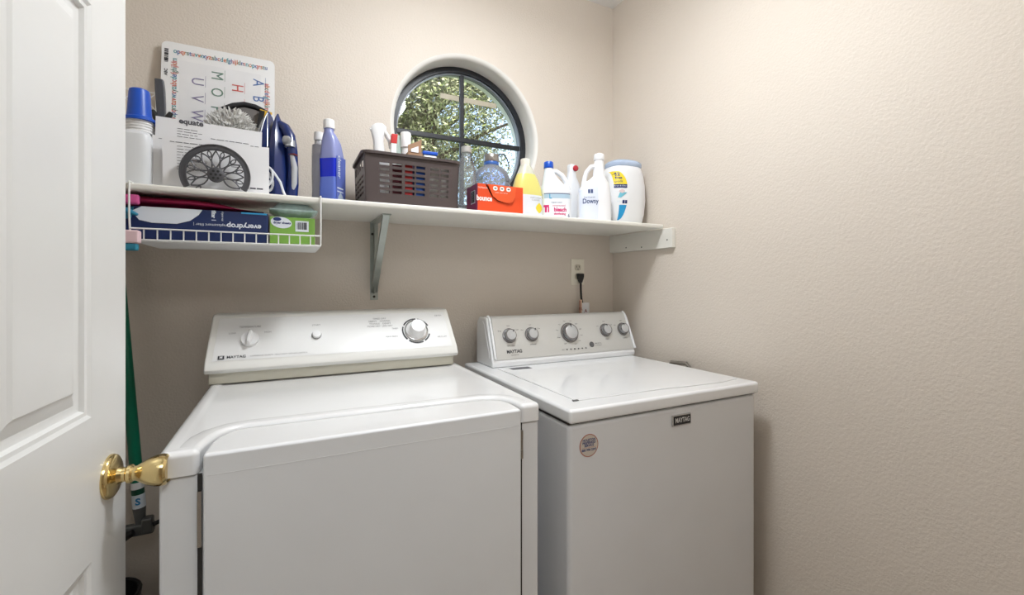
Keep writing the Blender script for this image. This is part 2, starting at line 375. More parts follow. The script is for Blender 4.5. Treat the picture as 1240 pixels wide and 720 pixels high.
# console
DFX0, DFX1 = -.205, .528
def skew(mb, f):
    mb.v = [Vector(f(*p)) for p in mb.v]; return mb
prof = [(1.492, .9645), (1.492, .998), (1.66, .998), (1.66, .9645)]
MB().prism(prof, -.197, .520, axis='x').build('console_skirt', SKIRT, dr, bev=.003)
cp = [(1.474, .997), (1.466, 1.003), (1.464, 1.010), (1.470, 1.030), (1.5525, 1.146), (1.560, 1.153), (1.572, 1.156), (1.645, 1.156), (1.66, 1.146), (1.66, .997)]
mb = MB().prism(cp, DFX0, DFX1, axis='x')
def taper(x, y, z):
    t = max(0, min(1, (z - 1.01) / .145)); c = (DFX0 + DFX1) / 2; s_ = 1 - .030 * t
    return (c + (x - c) * s_, y, z)
con = skew(mb, taper).build('console', CONS, dr, bev=.006, seg=4)
mb = MB().prism([(1.4725, 1.0335), (1.4705, 1.0325), (1.5492, 1.1435), (1.5515, 1.1445)], DFX0 + .018, DFX1 - .018, axis='x')
skew(mb, taper).build('fascia_sheet', mat('fascia_white', (237, 237, 236), .36), dr)
sl = Vector((0, 1.5525 - 1.470, 1.146 - 1.030)).normalized()
def dface(x, t, off=.0024):          # t: distance up the slope
    p = Vector((x, 1.470, 1.030)) + sl * t
    nrm = Vector((1, 0, 0)).cross(sl).normalized()
    return frame(p + nrm * off, (1, 0, 0), sl)
M = dface(-.098, .066)
k = MB().lathe([(.0235, 0), (.0235, .005), (.0220, .008), (.0, .008)], 32, M=M).build('selector_knob', WPL, dr)
MB().sup([(.006, 0, 0, .0075, .0225, 3), (.021, 0, 0, .0050, .0205, 3), (.0235, 0, 0, .0035, .018, 3)], 28, M=M @ Matrix.Rotation(-.15, 4, 'Z')).build('grip', WPL, k)
MB().lathe([(.0125, 0), (.0125, .006), (.0115, .009), (.0, .0095)], 28, M=dface(.081, .070)).build('start_button', WPL, dr)
MB().lathe([(.0142, 0), (.0142, .0012)], 28, M=dface(.081, .070)).build('button_ring', GINK, dr)
M = dface(.392, .068)
mb = MB()
for a in range(0, 360, 8):
    if a % 72 > 56 or 250 < a < 290: continue
    mb.box(-.0030, .0030, .0435, .0480, 0, .0004, M=M @ Matrix.Rotation(R(a), 4, 'Z'))
mb.build('dial_marks', INK, dr)
k = MB().lathe([(.0400, 0), (.0400, .003), (.0380, .0045), (.0300, .0045)], 40, mi=0, M=M).build('timer_knob', CHROME, dr)
MB().lathe([(.0365, .003), (.0320, .006), (.0265, .012), (.0250, .032), (.0225, .036), (.0, .037)], 36, M=M).build('grip', WPL, k)
mb = MB(); J = .0024
mb.text('TEMPERATURE', .0085, dface(-.098, .108, J)).text('MED', .0046, dface(-.098, .097, J)).text('LOW', .0075, dface(-.142, .088, J)).text('HIGH', .0075, dface(-.052, .088, J))
mb.text('START', .0085, dface(.081, .105, J))
for i, s_ in enumerate(('TIMED DRY', 'HEAVY    NORMAL', 'TOWELS    DENIM', 'MORE DRY  LESS DRY')): mb.text(s_, .0085, dface(.275, .120 - i * .0095, J))
mb.text('TIMED', .0075, dface(.322, .080, J)).text('PERM PRESS', .0075, dface(.308, .050, J)).text('AIR FLUFF', .0075, dface(.478, .040, J)).text('DRYER', .008, dface(.478, .125, J))
mb.build('lettering', GINK, dr)
mb = MB().box(-.0075, .0075, -.0055, .0055, 0, .0006, M=dface(-.165, .012, J))
mb.text('MAYTAG', .0115, dface(-.152, .012, J), ax='LEFT', bold=.0002)
mb.build('badge', INK, dr, label='small dark brand mark and name')
MB().text('M', .009, dface(-.165, .012, J + .0009), bold=.0005).build('badge_letter', WPL, dr)
MB().text('COMMERCIAL QUALITY  HEAVY DUTY  DRYNESS CONTROL', .0055, dface(-.095, .012, J), ax='LEFT').build('fine_print', GINK, dr)

# ================================================================== WASHER
wa = thing('washing_machine', 'white top-loading washer with a grey dial console, right machine', 'washing machine', (.985, 1.28, 0))
wa.rotation_euler = (0, R(.35), 0)
WRL, WRR = .622, 1.343
cab = MB().box(WRL + .004, WRR - .003, .931, 1.655, .03, .896).build('cabinet', mat('washer_cabinet', (225, 226, 228), .33, bump=.05, bscale=220, bdist=.0006), wa, bev=.014, seg=4)
MB().box(WRL + .003, WRR - .003, .933, 1.652, .894, .8995).build('seam', DARK, wa, bev=.01)
mb = MB().box(WRL, WRR, .920, 1.658, .8985, .9350); mb.build('top_panel', mat('washer_top', (238, 239, 240), .14, coat=.3), wa, bev=.009, seg=4)
for x_ in (WRL + .05, WRR - .05):
    for y_ in (.98, 1.6): MB().disc(.02, 0.002, .034, 16, M=Matrix.Translation((x_, y_, 0))).build('levelling_foot', BLACK, wa)
LG = mat('lid_groove', (216, 216, 216), .4)
# lid: very slightly proud, with its groove round it
lidp = [(.690, .990), (1.00, .985), (1.08, .976), (1.225, .968), (1.315, .985), (1.318, 1.478), (.690, 1.478)]
MB().prism(lidp, .9352, .9375, axis='z').build('lid', _m['washer_top'], wa, bev=.0018, seg=2)
g = [(.686, .986), (1.00, .981), (1.08, .972), (1.225, .964), (1.319, .981), (1.322, 1.482), (.686, 1.482)]
MB().prism(g, .9345, .9366, axis='z').build('lid_groove', LG, wa)
MB().box(.676, .694, .985, .993, .935, .9385).build('lid_catch', mat('grey_catch', (110, 110, 110), .5), wa, bev=.0015)
MB().box(.722, .800, 1.430, 1.464, .9370, .9381).build('printed_strip', mat('grey_strip', (84, 84, 90), .4), wa)
# console
CX0, CX1 = .672, 1.352
cp = [(1.500, .935), (1.498, .955), (1.503, .962), (1.556, 1.108), (1.562, 1.114), (1.572, 1.117), (1.630, 1.117), (1.648, 1.10), (1.655, 1.06), (1.655, .935)]
mb = MB().prism(cp, CX0, CX1, axis='x')
def taper2(x, y, z):
    t = max(0, min(1, (z - .95) / .165)); 
    return (x - .012 * t * (1 if x > 1 else 0) + .0 * t, y, z)
skew(mb, taper2).build('console', _m['washer_top'], wa, bev=.006, seg=4)
mb = MB().prism([(1.5020, .9640), (1.4996, .9630), (1.5525, 1.109), (1.5590, 1.1175), (1.568, 1.1205), (1.568, 1.1175), (1.561, 1.1145), (1.5555, 1.108)], CX0 + .020, CX1 - .004, axis='x')
skew(mb, taper2).build('fascia', SILVER, wa, bev=.0006, seg=1)
for x_ in (CX0 + .012, CX1 - .001):
    q = MB().tube([(x_, 1.4975, .967), (x_, 1.510, 1.00), (x_, 1.548, 1.100), (x_, 1.556, 1.113), (x_, 1.570, 1.121)], .0052, 10)
    skew(q, taper2).build('end_trim', _m['washer_top'], wa)
q = MB().tube([(CX0 - .0005, 1.522, .968), (CX0 - .0005, 1.530, .990), (CX0 - .0005, 1.575, 1.09), (CX0 - .0005, 1.590, 1.102)], .0010, 8).build('side_rib', _m['washer_top'], wa)
sl2 = Vector((0, 1.5525 - 1.4996, 1.109 - .963)).normalized()
def wface(x, t, off=.0006):
    p = Vector((x, 1.4996, .963)) + sl2 * t; nrm = Vector((1, 0, 0)).cross(sl2).normalized()
    return frame(p + nrm * off, (1, 0, 0), sl2)
def wknob(x, t, r, turn):
    M = wface(x, t)
    k = MB().lathe([(r * 1.12, 0), (r * 1.12, .002), (r * .98, .003), (r * .96, .016), (r * .90, .0185), (r * .80, .0185)], 40, M=M).build('control_knob', mat('dark_chrome', (150, 150, 153), .22, 1), wa)
    MB().lathe([(r * .80, .0165), (r * .80, .0185), (r * .72, .0205), (r * .0, .0208)], 40, M=M).build('knob_face', mat('knob_grey', (198, 199, 200), .3, .3), k)
    MB().lathe([(r * 1.20, 0), (r * 1.20, .0010)], 40, M=M).build('knob_dark_ring', mat('ring_dark', (92, 92, 92), .5), k)  # flat dark grey ring round the foot of the knob
    MB().box(-.0016, .0016, r * .55, r * .93, .0185, .0216, M=M @ Matrix.Rotation(R(turn), 4, 'Z')).build('pointer', BLACK, k)
KX = [(.757, .0240, -35, .090), (.853, .0240, -30, .090), (1.030, .0345, 0, .088), (1.214, .0235, 10, .090), (1.308, .0235, 15, .090)]
for x_, r_, tr, t_ in KX: wknob(x_, t_, r_, tr)
mb = MB()
for x_, r_, tr, t_ in KX:
    for a in ((-60, 0, 55) if r_ < .03 else (-110, -75, -45, -15, 15, 45, 75, 105, 135, 160, -150)):
        a_ = R(90 - a); d = r_ * 1.12 + .012
        mb.text(random.choice(('Hot', 'Low', 'Auto', 'Soil', 'Off', 'Rinse', 'Light', 'Heavy')), .0066, wface(x_ + d * 1.15 * math.cos(a_), t_ + d * math.sin(a_)))
for x_, s_ in ((.757, 'Fabric Care'), (.853, 'Soil Level'), (1.030, 'Wash Cycle'), (1.214, 'Water'), (1.310, 'Options')): mb.text(s_, .0072, wface(x_, t_ - (.039 if r_ < .03 else .052)))
mb.text('COMMERCIAL', .0055, wface(.768, .015))
mb.text('TECHNOLOGY', .0050, wface(1.145, .028), ax='LEFT').text('BRAVOS XL', .0065, wface(1.145, .036), ax='LEFT')
mb.text('Start', .006, wface(.985, .020))
mb.build('lettering', INK, wa)
MB().text('MAYTAG', .0175, wface(.768, .028), bold=.0006, sx=.92).build('brand_lettering', INK, wa)
mb = MB()
for i in range(6): mb.box(-.0026, .0026, -.0026, .0026, 0, .0008, M=wface(1.003 + i * .0185, .020))
mb.build('indicator_lamps', INK, wa)
MB().lathe([(.0115, 0), (.0115, .0008)], 32, M=wface(1.128, .033)).build('round_emblem', mat('emblem_grey', (92, 92, 94), .5), wa)
# badge and round sticker on the cabinet front
bd = MB().box(.972, 1.046, .9265, .9312, .842, .874).build('badge', CHROME, wa, bev=.002)
MB().box(.9775, 1.0425, .9255, .9267, .8455, .8705).build('badge_face', BLACK, bd)
MB().text('MAYTAG', .0185, front(1.010, .9250, .858), bold=.0005, sx=.76).build('badge_lettering', mat('badge_silver', (215, 215, 215), .3), bd)
def sticker():
    c = (.686, .9305, .836); Mx = frame(c, (1, 0, 0), (0, 0, 1))
    s_ = MB().lathe([(.0290, 0), (.0290, .0006)], 40, M=Mx).build('round_sticker', mat('sticker_rim', (176, 104, 86), .5), wa, label='round beige service sticker with blue print')
    MB().lathe([(.0268, .0006), (.0268, .0009)], 40, M=Mx).build('sticker_face', mat('sticker_beige', (206, 196, 184), .6), s_)
    m = MB()
    for i, (t_, z_) in enumerate((('HOUSTON', .014), ('PREFERRED', .007), ('SERVICE', 0))): m.text(t_, .0082, frame((c[0], c[1] - .0011, c[2] + z_), (1, 0, 0), (0, 0, 1)), bold=.0003)
    m.text('800 998 2241', .0082, frame((c[0], c[1] - .0011, c[2] - .011), (1, 0, 0), (0, 0, 1)), bold=.0003)
    m.build('sticker_lettering', NAVY, s_)
    MB().box(c[0] - .022, c[0] + .022, c[1] - .0011, c[1] - .0009, c[2] - .0055, c[2] - .0048).build('sticker_line', mat('sticker_rim', (0, 0, 0)), s_)
sticker()

# ================================================================== OUTLET, CORD, TAG
ou = thing('wall_outlet', 'ivory duplex wall outlet above the washer console', 'outlet', (1.2, YB, 1.299))
IV = mat('ivory_plate', (238, 233, 218), .35)
MB().box(1.164, 1.238, YB - .0055, YB - .0005, 1.239, 1.359).build('plate', IV, ou, bev=.003)
for zz in (1.320, 1.279):
    s_ = MB().sup([(0, 0, 0, .017, .0145, 3), (.0016, 0, 0, .0165, .014, 3)], 32, M=frame((1.201, YB - .0055, zz), (1, 0, 0), (0, 0, 1))).build('socket', mat('ivory_socket', (205, 198, 180), .4), ou)
    MB().box(1.1935, 1.1955, YB - .0078, YB - .0068, zz - .001, zz + .008).box(1.2065, 1.2085, YB - .0078, YB - .0068, zz - .001, zz + .008).lathe([(.0024, 0), (.0024, .001)], 12, M=frame((1.201, YB - .0071, zz - .008), (1, 0, 0), (0, 0, 1))).build('slots', BLACK, s_)
pc = thing('power_cord', 'black plug and cord running from the outlet down behind the washer', 'power cord', (1.205, YB - .02, 1.236))
MB().prism([(-.018, .016), (.018, .016), (.016, -.004), (.006, -.028), (-.004, -.028), (-.015, -.004)], 1.692, 1.7118, M=Matrix.Translation((1.206, 0, 1.276))).build('plug', BLACK, pc, bev=.005)
MB().tube([(1.207, 1.700, 1.250), (1.208, 1.700, 1.22), (1.210, 1.699, 1.18), (1.214, 1.696, 1.15), (1.222, 1.692, 1.11), (1.226, 1.69, 1.03), (1.222, 1.69, .8), (1.2, 1.69, .5)], .0048, 10).build('cord', BLACK, pc)
ct = thing('cord_tag', 'white and orange paper tags hanging from the black power cord', 'tag', (1.215, 1.685, 1.12))
MB().box(1.187, 1.203, 1.684, 1.6848, 1.085, 1.172).build('orange_tag', mat('tag_orange', (226, 194, 168), .6), ct)
MB().box(1.203, 1.245, 1.686, 1.6868, 1.085, 1.158).build('paper_tag', PAPER, ct)
MB().box(1.189, 1.193, 1.6832, 1.684, 1.09, 1.168).text('A', .022, front(1.225, 1.6852, 1.12), bold=.0004).text('UL', .018, front(1.196, 1.683, 1.13)).build('tag_print', mat('tag_red', (130, 50, 44), .6), ct)

# ================================================================== WIRE BASKET HUNG UNDER THE SHELF
wb = thing('wire_basket', 'white wire basket hooked under the left end of the shelf', 'wire basket', (-.12, 1.5, 1.355))
BX0, BX1, BY0, BY1, BZ, BT = -.338, .084, 1.372, 1.66, 1.354, 1.381
def wire(pts, r=.0016, name='wire', n=6): return MB().tube(pts, r, n).build(name, WIREM, wb)
for x_ in (BX0, BX1):
    wire([(x_, BY1, SZ + .0025), (x_, 1.37, SZ + .003), (x_, 1.366, SZ + .001), (x_ + (0 if x_ > 0 else .0), 1.3655, SZ - .03), (x_, 1.3665, BT + .03), (x_, BY0, BT), (x_, BY0 + .004, BZ + .002), (x_, BY0 + .012, BZ), (x_, BY1, BZ)], .0022, 'hook_arm', 8)
wire([(BX0, BY0 - .002, BT), (BX1, BY0 - .002, BT)], .0020, 'rail', 8)
wire([(BX0, BY0, BZ), (BX1, BY0, BZ)], .0018, 'rail', 8)
wire([(BX0, BY1, BZ), (BX1, BY1, BZ)], .0018, 'rail', 8)
wire([(BX0, BY1, BZ + .055), (BX1, BY1, BZ + .055)], .0018, 'rail', 8)
wire([(BX1, BY0, BT), (BX1, BY1, BZ + .055)], .0016, 'rail', 8)
for i in range(15):
    x_ = BX0 + (BX1 - BX0) * (i + 1) / 16
    wire([(x_, BY0, BT), (x_, BY0, BZ), (x_, BY1, BZ), (x_, BY1, BZ + .055)])
mb = MB()
for i in range(1, 24):
    y_ = BY0 + (BY1 - BY0) * i / 24; mb.tube([(BX0, y_, BZ - .002), (BX1, y_, BZ - .002)], .0014, 6)
mb.build('floor_wires', WIREM, wb, kind='stuff')

# ---- things in the wire basket (their tops reach up towards the shelf)
nv = thing('filter_box', 'long navy box lying upside down in the wire basket', 'box', (-.2, 1.43, BZ))
NB = mat('navy_card', (26, 44, 92), .4); LB = mat('navy_print_white', (226, 232, 240), .45); TEAL = mat('teal_print', (40, 130, 160), .45)
fz0, fz1 = BZ + .004, 1.448
MB().box(-.425, -.047, 1.392, 1.470, fz0, 1.4385).build('carton', NB, nv, bev=.0015)
m = MB(); 
pl = [(-.325, 1.404), (-.30, 1.3985), (-.25, 1.3985), (-.222, 1.408), (-.204, 1.424), (-.196, 1.4375), (-.32, 1.4375), (-.34, 1.425)]
m.prism(pl, 1.3905, 1.3918)
m.build('printed_cylinder', LB, nv)
MB().prism([(-.37, 1.40), (-.34, 1.408), (-.335, 1.435), (-.37, 1.430)], 1.3905, 1.3918).build('printed_teal', TEAL, nv)
rotU = Matrix.Rotation(PI, 4, 'Z')
m = MB().text('everydrop', .019, front(-.103, 1.3912, 1.400) @ rotU, bold=.0005).text('replacement filter |', .0095, front(-.179, 1.3912, 1.400) @ rotU).text('refrigerator water', .007, front(-.152, 1.3912, 1.424) @ Matrix.Rotation(-PI / 2, 4, 'Z'), sx=.5)
m.text('filter 1', .013, front(-.172, 1.3912, 1.424) @ Matrix.Rotation(-PI / 2, 4, 'Z'), bold=.0005, sx=.8)
m.build('lettering', LB, nv)
m = MB().text('FILTER WATER REPLACEMENT SYSTEM', .014, frame((-.21, 1.42, fz0 - .0006), (1, 0, 0), (0, -1, 0)), sx=1.2)
m.build('underside_lettering', LB, nv)
MB().box(-.11, -.05, 1.3905, 1.3918, 1.4335, 1.4380).build('printed_teal', mat('cyan_print', (60, 160, 215), .4), nv)
gb = thing('dryer_sheet_box', 'green carton with a white oval label in the wire basket', 'box', (.01, 1.43, BZ))
GR = mat('green_card', (128, 176, 74), .5)
MB().box(-.043, .070, 1.392, 1.470, fz0, 1.432).build('carton', GR, gb, bev=.0015)
MB().sup([(0, 0, 0, .026, .0155, 2), (.0008, 0, 0, .026, .0155, 2)], 32, M=frame((-.015, 1.3918, 1.416), (1, .0, 0), (0, 0, 1)) @ Matrix.Rotation(-.15, 4, 'Z')).build('oval_label', LB, gb)
MB().text('dryer sheets', .0085, front(-.013, 1.3905, 1.415), bold=.0003).sup([(0, 0, 0, .010, .005, 2), (.0006, 0, 0, .010, .005, 2)], 20, M=frame((-.025, 1.3908, 1.425), (1, 0, 0), (0, 0, 1))).build('label_print', NAVY, gb)
def barcode(mb, M, wd, ht, n=14, mi=0):
    x = -wd / 2
    for i in range(n):
        w_ = random.choice((.35, .6, .9)) * wd / n; mb.box(x, x + w_, -ht / 2, ht / 2, 0, .0003, mi, M); x += wd / n
MB().box(.020, .054, 1.3912, 1.3919, 1.393, 1.423).build('barcode_patch', LB, gb)
m = MB(); barcode(m, front(.037, 1.3911, 1.409), .026, .020); m.build('barcode', INK, gb)
# crimson cloth, pink strap, teal bag, mop sponge
def cloth(name, mt, x0, x1, y0, y1, z0, z1, amp, seed, label=None, parent=None, prof=None, crease=80):
    """crumpled closed blob-like fold"""
    nx, ny = 34, 14; vs = []; fs = []
    for s_ in (0, 1):
        for j in range(ny + 1):
            for i in range(nx + 1):
                u, v = i / nx, j / ny; x = x0 + (x1 - x0) * u; y = y0 + (y1 - y0) * v
                e = min(1, 4 * min(u, 1 - u) + .15) * min(1, 4 * min(v, 1 - v) + .1)
                h = (z1 - z0) * (prof(u) if prof else 1)
                nz = noise.noise(Vector((x * 22 + seed, y * 22, s_ * 3))) + .5 * noise.noise(Vector((x * 60, y * 60 + seed, s_)))
                mid = z0 + h * .5
                z = mid + (1 if s_ else -1) * h * .5 * e + amp * nz * e * (1 if s_ else .25)
                if not s_: z = max(z, z0)
                vs.append((x + amp * .5 * noise.noise(Vector((y * 40, seed, s_))), y + amp * noise.noise(Vector((x * 30, seed + 5, 0))), z))
    W = nx + 1; O = W * (ny + 1)
    for j in range(ny):
        for i in range(nx):
            a = j * W + i; fs.append((a, a + W, a + W + 1, a + 1)); fs.append((O + a, O + a + 1, O + a + W + 1, O + a + W))
    rim = [i for i in range(W)] + [j * W + nx for j in range(1, ny + 1)] + [ny * W + i for i in range(nx - 1, -1, -1)] + [j * W for j in range(ny - 1, 0, -1)]
    for k in range(len(rim)):
        a, b2 = rim[k], rim[(k + 1) % len(rim)]; fs.append((a, b2, O + b2, O + a))
    return MB().add(vs, fs).build(name, mt, parent, ang=crease)
cr = cloth('crimson_pouch', mat('crimson_fabric', (168, 24, 80), .6, bump=.3, bscale=200), -.44, -.058, 1.394, 1.56, 1.4400, 1.469, .0012, 3, prof=lambda u: .98 if u < .55 else max(.12, 1 - ((u - .55) / .45) ** 1.3))
tag(cr, 'flat crimson padded cover lying on the navy box under the shelf', 'cover')
ps = MB().box(-.375, -.322, 1.376, 1.392, 1.440, 1.464); ps = ps.build('pink_strap', mat('pink_fabric', (206, 84, 146), .6), None, bev=.005); tag(ps, 'short pink folded strap at the left end of the basket', 'strap')
tb = cloth('plastic_bag', mat('teal_plastic', (214, 242, 242), .25, see=0, var=.14, vscale=30, bump=.8, bscale=40, bdist=.006), -.045, .078, 1.394, 1.50, 1.434, 1.472, .010, 9, crease=22)
tag(tb, 'crumpled clear teal plastic bag on top of the green carton', 'plastic bag')
sp = thing('mop_sponge', 'pink and teal sponge head poking out at the basket left end', 'sponge', (-.36, 1.36, 1.34))
MB().box(-.41, -.314, 1.340, 1.366, 1.343, 1.374).build('pink_layer', mat('pale_pink_foam', (232, 200, 204), .7), sp, bev=.004)
MB().box(-.41, -.318, 1.342, 1.364, 1.326, 1.343).build('teal_layer', mat('teal_foam', (44, 132, 158), .6), sp, bev=.004)
tbh = MB().tube([(-.40, 1.384, 1.425), (-.345, 1.382, 1.423), (-.325, 1.380, 1.415)], [.009, .008, .003], 12).build('teal_brush', TEAL); tag(tbh, 'small teal plastic brush end at the basket left end', 'brush')

# ================================================================== THINGS ON THE SHELF
Z = SZ
# white expandable wire rack at the far left, behind the jug
wr = thing('wire_rack', 'white wire lattice rack standing at the left end of the shelf', 'wire rack', (-.45, 1.67, Z))
for zz in (1.500, 1.66, 1.818): MB().tube([(-.60, 1.68, zz), (-.352, 1.68, zz)], .0018, 6).build('rail', WIREM, wr)
for i in range(6):
    x_ = -.595 + i * .0485
    if i == 5: break
    MB().tube([(x_, 1.677, 1.818), (x_ + .0485, 1.677, 1.765), (x_, 1.677, 1.71)], .0014, 6).build('lattice_wire', WIREM, wr)
    MB().tube([(x_ + .0485, 1.683, 1.818), (x_, 1.683, 1.765), (x_ + .0485, 1.683, 1.71)], .0014, 6).build('lattice_wire', WIREM, wr)
for x_ in (-.60, -.352): MB().tube([(x_, 1.68, Z + .001), (x_, 1.68, 1.818)], .0018, 6).build('upright', WIREM, wr)

# milky jug with blue cap
jg = thing('detergent_jug', 'milky white jug with a tall blue measuring cap at shelf left end', 'jug', (-.352, 1.48, Z))
X, Y = -.354, 1.48
MB().sup([(Z, X, Y, .040, .045, 4), (Z + .006, X, Y, .045, .05, 4), (Z + .12, X, Y, .045, .05, 4), (Z + .137, X, Y, .042, .047, 4), (Z + .145, X, Y, .034, .036, 3), (Z + .149, X + .003, Y, .031, .031, 2)]).build('body', WJUG, jg)
m = MB(); pr = []
for i in range(5): pr += [(.0275, Z + .147 + i * .007), (.030, Z + .149 + i * .007), (.030, Z + .152 + i * .007), (.0275, Z + .1535 + i * .007)]
m.lathe(pr, 32, M=Matrix.Translation((-.345, Y, 0))).build('neck', WPL, jg)
MB().lathe([(.031, 1.668), (.0365, 1.669), (.0365, 1.675), (.027, 1.680), (.0258, 1.69), (.0225, 1.742), (.021, 1.750), (.017, 1.753), (.0, 1.753)], 36, M=Matrix.Translation((-.345, Y, 0))).build('cap', BLUE, jg)

# dark handled brush
bh = thing('cleaning_brush', 'dark grey handled black brush standing upright left of the letter mat', 'brush', (-.322, 1.6, Z))
MB().loft([[(-.334 - .002 * k + sx * w_, 1.60 + sy * .008, z_) for sx, sy in ((-1, -1), (1, -1), (1, 1), (-1, 1))] for k, (z_, w_) in enumerate(((1.70, .0095), (1.76, .011), (1.80, .0115), (1.832, .010)))], M=Matrix.Translation((.012, 0, 0))).build('handle', mat('dark_grey_plastic', (78, 80, 86), .35), bh, bev=.003)
m = MB().box(-.345, -.299, 1.585, 1.615, Z + .001, 1.705)
for sx in (-1, 1): m.tube([(-.322, 1.6, 1.705), (-.322 + sx * .012, 1.598, 1.72), (-.322 + sx * .022, 1.598, 1.741)], [.010, .009, .006], 10)
m.build('bristle_head', BLACK, bh, bev=.003)

# letter mat leaning on the wall
lm = thing('letter_mat', 'white alphabet placemat leaning against the wall above the papers', 'placemat', (-.19, 1.645, Z + .001), (-R(5.6), 0, 0))
lm.rotation_euler = (-R(6.2), 0, 0)
LW, LH = .152, .502
def rrect(x0, x1, z0, z1, r):
    out = []
    for cx, cz, a0 in ((x1 - r, z0 + r, -90), (x1 - r, z1 - r, 0), (x0 + r, z1 - r, 90), (x0 + r, z0 + r, 180)):
        for a in range(0, 91, 15): out.append((cx + r * math.cos(R(a0 + a)), cz + r * math.sin(R(a0 + a))))
    return out
MB().prism(rrect(-LW, LW, 0, LH, .016), 0, .0016).build('sheet', mat('mat_white', (240, 240, 240), .35), lm, world=False)
MB().prism(rrect(-LW + .045, LW - .040, .02, LH - .055, .004), -.0004, 0).build('grey_field', mat('mat_grey', (236, 236, 237), .4, var=.02, vscale=20), lm, world=False)
LC = [mat('letter_teal', (70, 156, 166), .5), mat('letter_red', (208, 104, 98), .5), mat('letter_blue', (86, 118, 176), .5), mat('letter_green', (112, 142, 128), .5), mat('letter_orange', (214, 130, 84), .5), mat('letter_violet', (140, 132, 166), .5)]
m = MB()
m.text('opqrstuvwxyzabcdefghijklmnopqrstu', .0215, front(.004, -.0008, LH - .028) , cols=(33, [0, 2, 1, 4, 3, 2, 1, 0, 4]), bold=.0003, sx=.80)
m.text('ijklmnopqrstuvwxyzabcdefghijklmnopqrstuvwxyzabcdefghijklm', .0215, front(-LW + .032, -.0008, .235) @ Matrix.Rotation(PI / 2, 4, 'Z'), cols=(57, [0, 2, 1, 3, 0, 1, 4, 1]), bold=.0003, sx=.80)
m.text('abcdefghijklmnopqrstuvwxyzabcdefghijklmnopqrstuvwxyz', .0215, front(LW - .022, -.0008, .220) @ Matrix.Rotation(-PI / 2, 4, 'Z'), cols=(52, [1, 4, 3, 1, 2, 1, 0, 1]), bold=.0003, sx=.80)
for s_, cx, tops, ci in (('UVWX', -.061, LH - .115, 5), ('MOPQ', -.010, LH - .085, 3), ('HIJK', .045, LH - .115, 1), ('ABCD', .104, LH - .085, 2)):
    for i, ch in enumerate(s_): m.text(ch, .046, front(cx, -.0012, tops - i * .055) @ Matrix.Rotation(-PI / 2, 4, 'Z'), mi=ci, sx=.8)
    for i in range(4): m.box(cx + .021, cx + .0218, -.0012, -.0008, tops - .015 - i * .055, tops + .022 - i * .055, ci)
m.build('letters', LC, lm, world=False)
m = MB(); barcode(m, front(-LW + .012, -.0006, LH - .045) @ Matrix.Rotation(PI / 2, 4, 'Z'), .045, .010)
m.build('barcode', INK, lm, world=False)
MB().text('ABC', .011, front(-LW + .012, -.0006, LH - .10) @ Matrix.Rotation(PI / 2, 4, 'Z'), bold=.0004).build('lettering', INK, lm, world=False)

# letter holder with sunflower front + papers
lh = thing('letter_holder', 'dark cast metal letter holder with a cut-out sunflower front', 'letter holder', (-.168, 1.44, Z))
IRON = mat('cast_iron', (94, 94, 98), .5, .6, bump=.2, bscale=120)
hc = Vector((-.168, 1.533)); RO = .079
m = MB()
def arc(r, z0=Z + .002):
    out = []
    for k in range(97):
        a = -PI / 2 + 2 * PI * k / 96
        x, z = hc.x + r * math.cos(a), hc.y + r * math.sin(a)
        if z >= z0: out.append((x, 1.402, z))
    out2 = sorted(out, key=lambda p: -math.atan2(p[2] - hc.y, p[0] - hc.x) if True else 0)
    return out2
lowa = math.asin((Z + .004 - hc.y) / RO)
A = [lowa + (PI - 2 * lowa) * k / 60 for k in range(61)]
def band(r0, r1, y0, y1):
    rr = []
    for a in A:
        c, s_ = math.cos(a), math.sin(a)
        rr.append([(hc.x + r0 * c, y0, max(Z + .002, hc.y + r0 * s_)), (hc.x + r1 * c, y0, max(Z + .002, hc.y + r1 * s_)), (hc.x + r1 * c, y1, max(Z + .002, hc.y + r1 * s_)), (hc.x + r0 * c, y1, max(Z + .002, hc.y + r0 * s_))])
    m.loft(rr)
band(.0645, RO, 1.398, 1.405); band(.0655, .0675, 1.396, 1.399); band(.0765, RO, 1.396, 1.399)
NP = 12
def zc(p): return (p[0], p[1], max(p[2], Z + .003))
for i in range(NP):
    a = PI / 2 + 2 * PI * i / NP
    if math.sin(a) < -.75: continue
    d = Vector((math.cos(a), math.sin(a))); pz_ = Vector((-d.y, d.x))
    for sg in (-1, 1):
        pts = []
        for k in range(9):
            t = k / 8; r_ = .019 + .044 * t; w_ = .0092 * math.sin(PI * t ** .9)
            q = hc + d * r_ + pz_ * w_ * sg; pts.append((q.x, 1.4015, q.y))
        if min(p[2] for p in pts) < Z + .002: pts = [p for p in pts if p[2] > Z + .002]
        if len(pts) > 1: m.tube(pts, .0018, 6)
    a2 = a + PI / NP; d = Vector((math.cos(a2), math.sin(a2))); pz_ = Vector((-d.y, d.x))
    for sg in (-1, 1):
        pts = []
        for k in range(7):
            t = k / 6; r_ = .046 + .018 * t; w_ = .0042 * math.sin(PI * t)
            q = hc + d * r_ + pz_ * w_ * sg; pts.append((q.x, 1.4015, q.y))
        pts = [p for p in pts if p[2] > Z + .002]
        if len(pts) > 1: m.tube(pts, .0014, 6)
m.lathe([(.0195, -.003), (.0195, .003), (.016, .0045)], 32, M=frame((hc.x, 1.4015, hc.y), (1, 0, 0), (0, 0, 1)))
fp = m.build('sunflower_plate', IRON, lh)
m = MB()
for i in range(7):
    a = i * PI / 3; q = (hc.x, hc.y) if i == 6 else (hc.x + .0105 * math.cos(a), hc.y + .0105 * math.sin(a))
    m.lathe([(.0034, 0), (.0034, .0006)], 6, M=frame((q[0], 1.3972, q[1]), (1, 0, 0), (0, 0, 1)))
m.build('hub_holes', BLACK, fp)
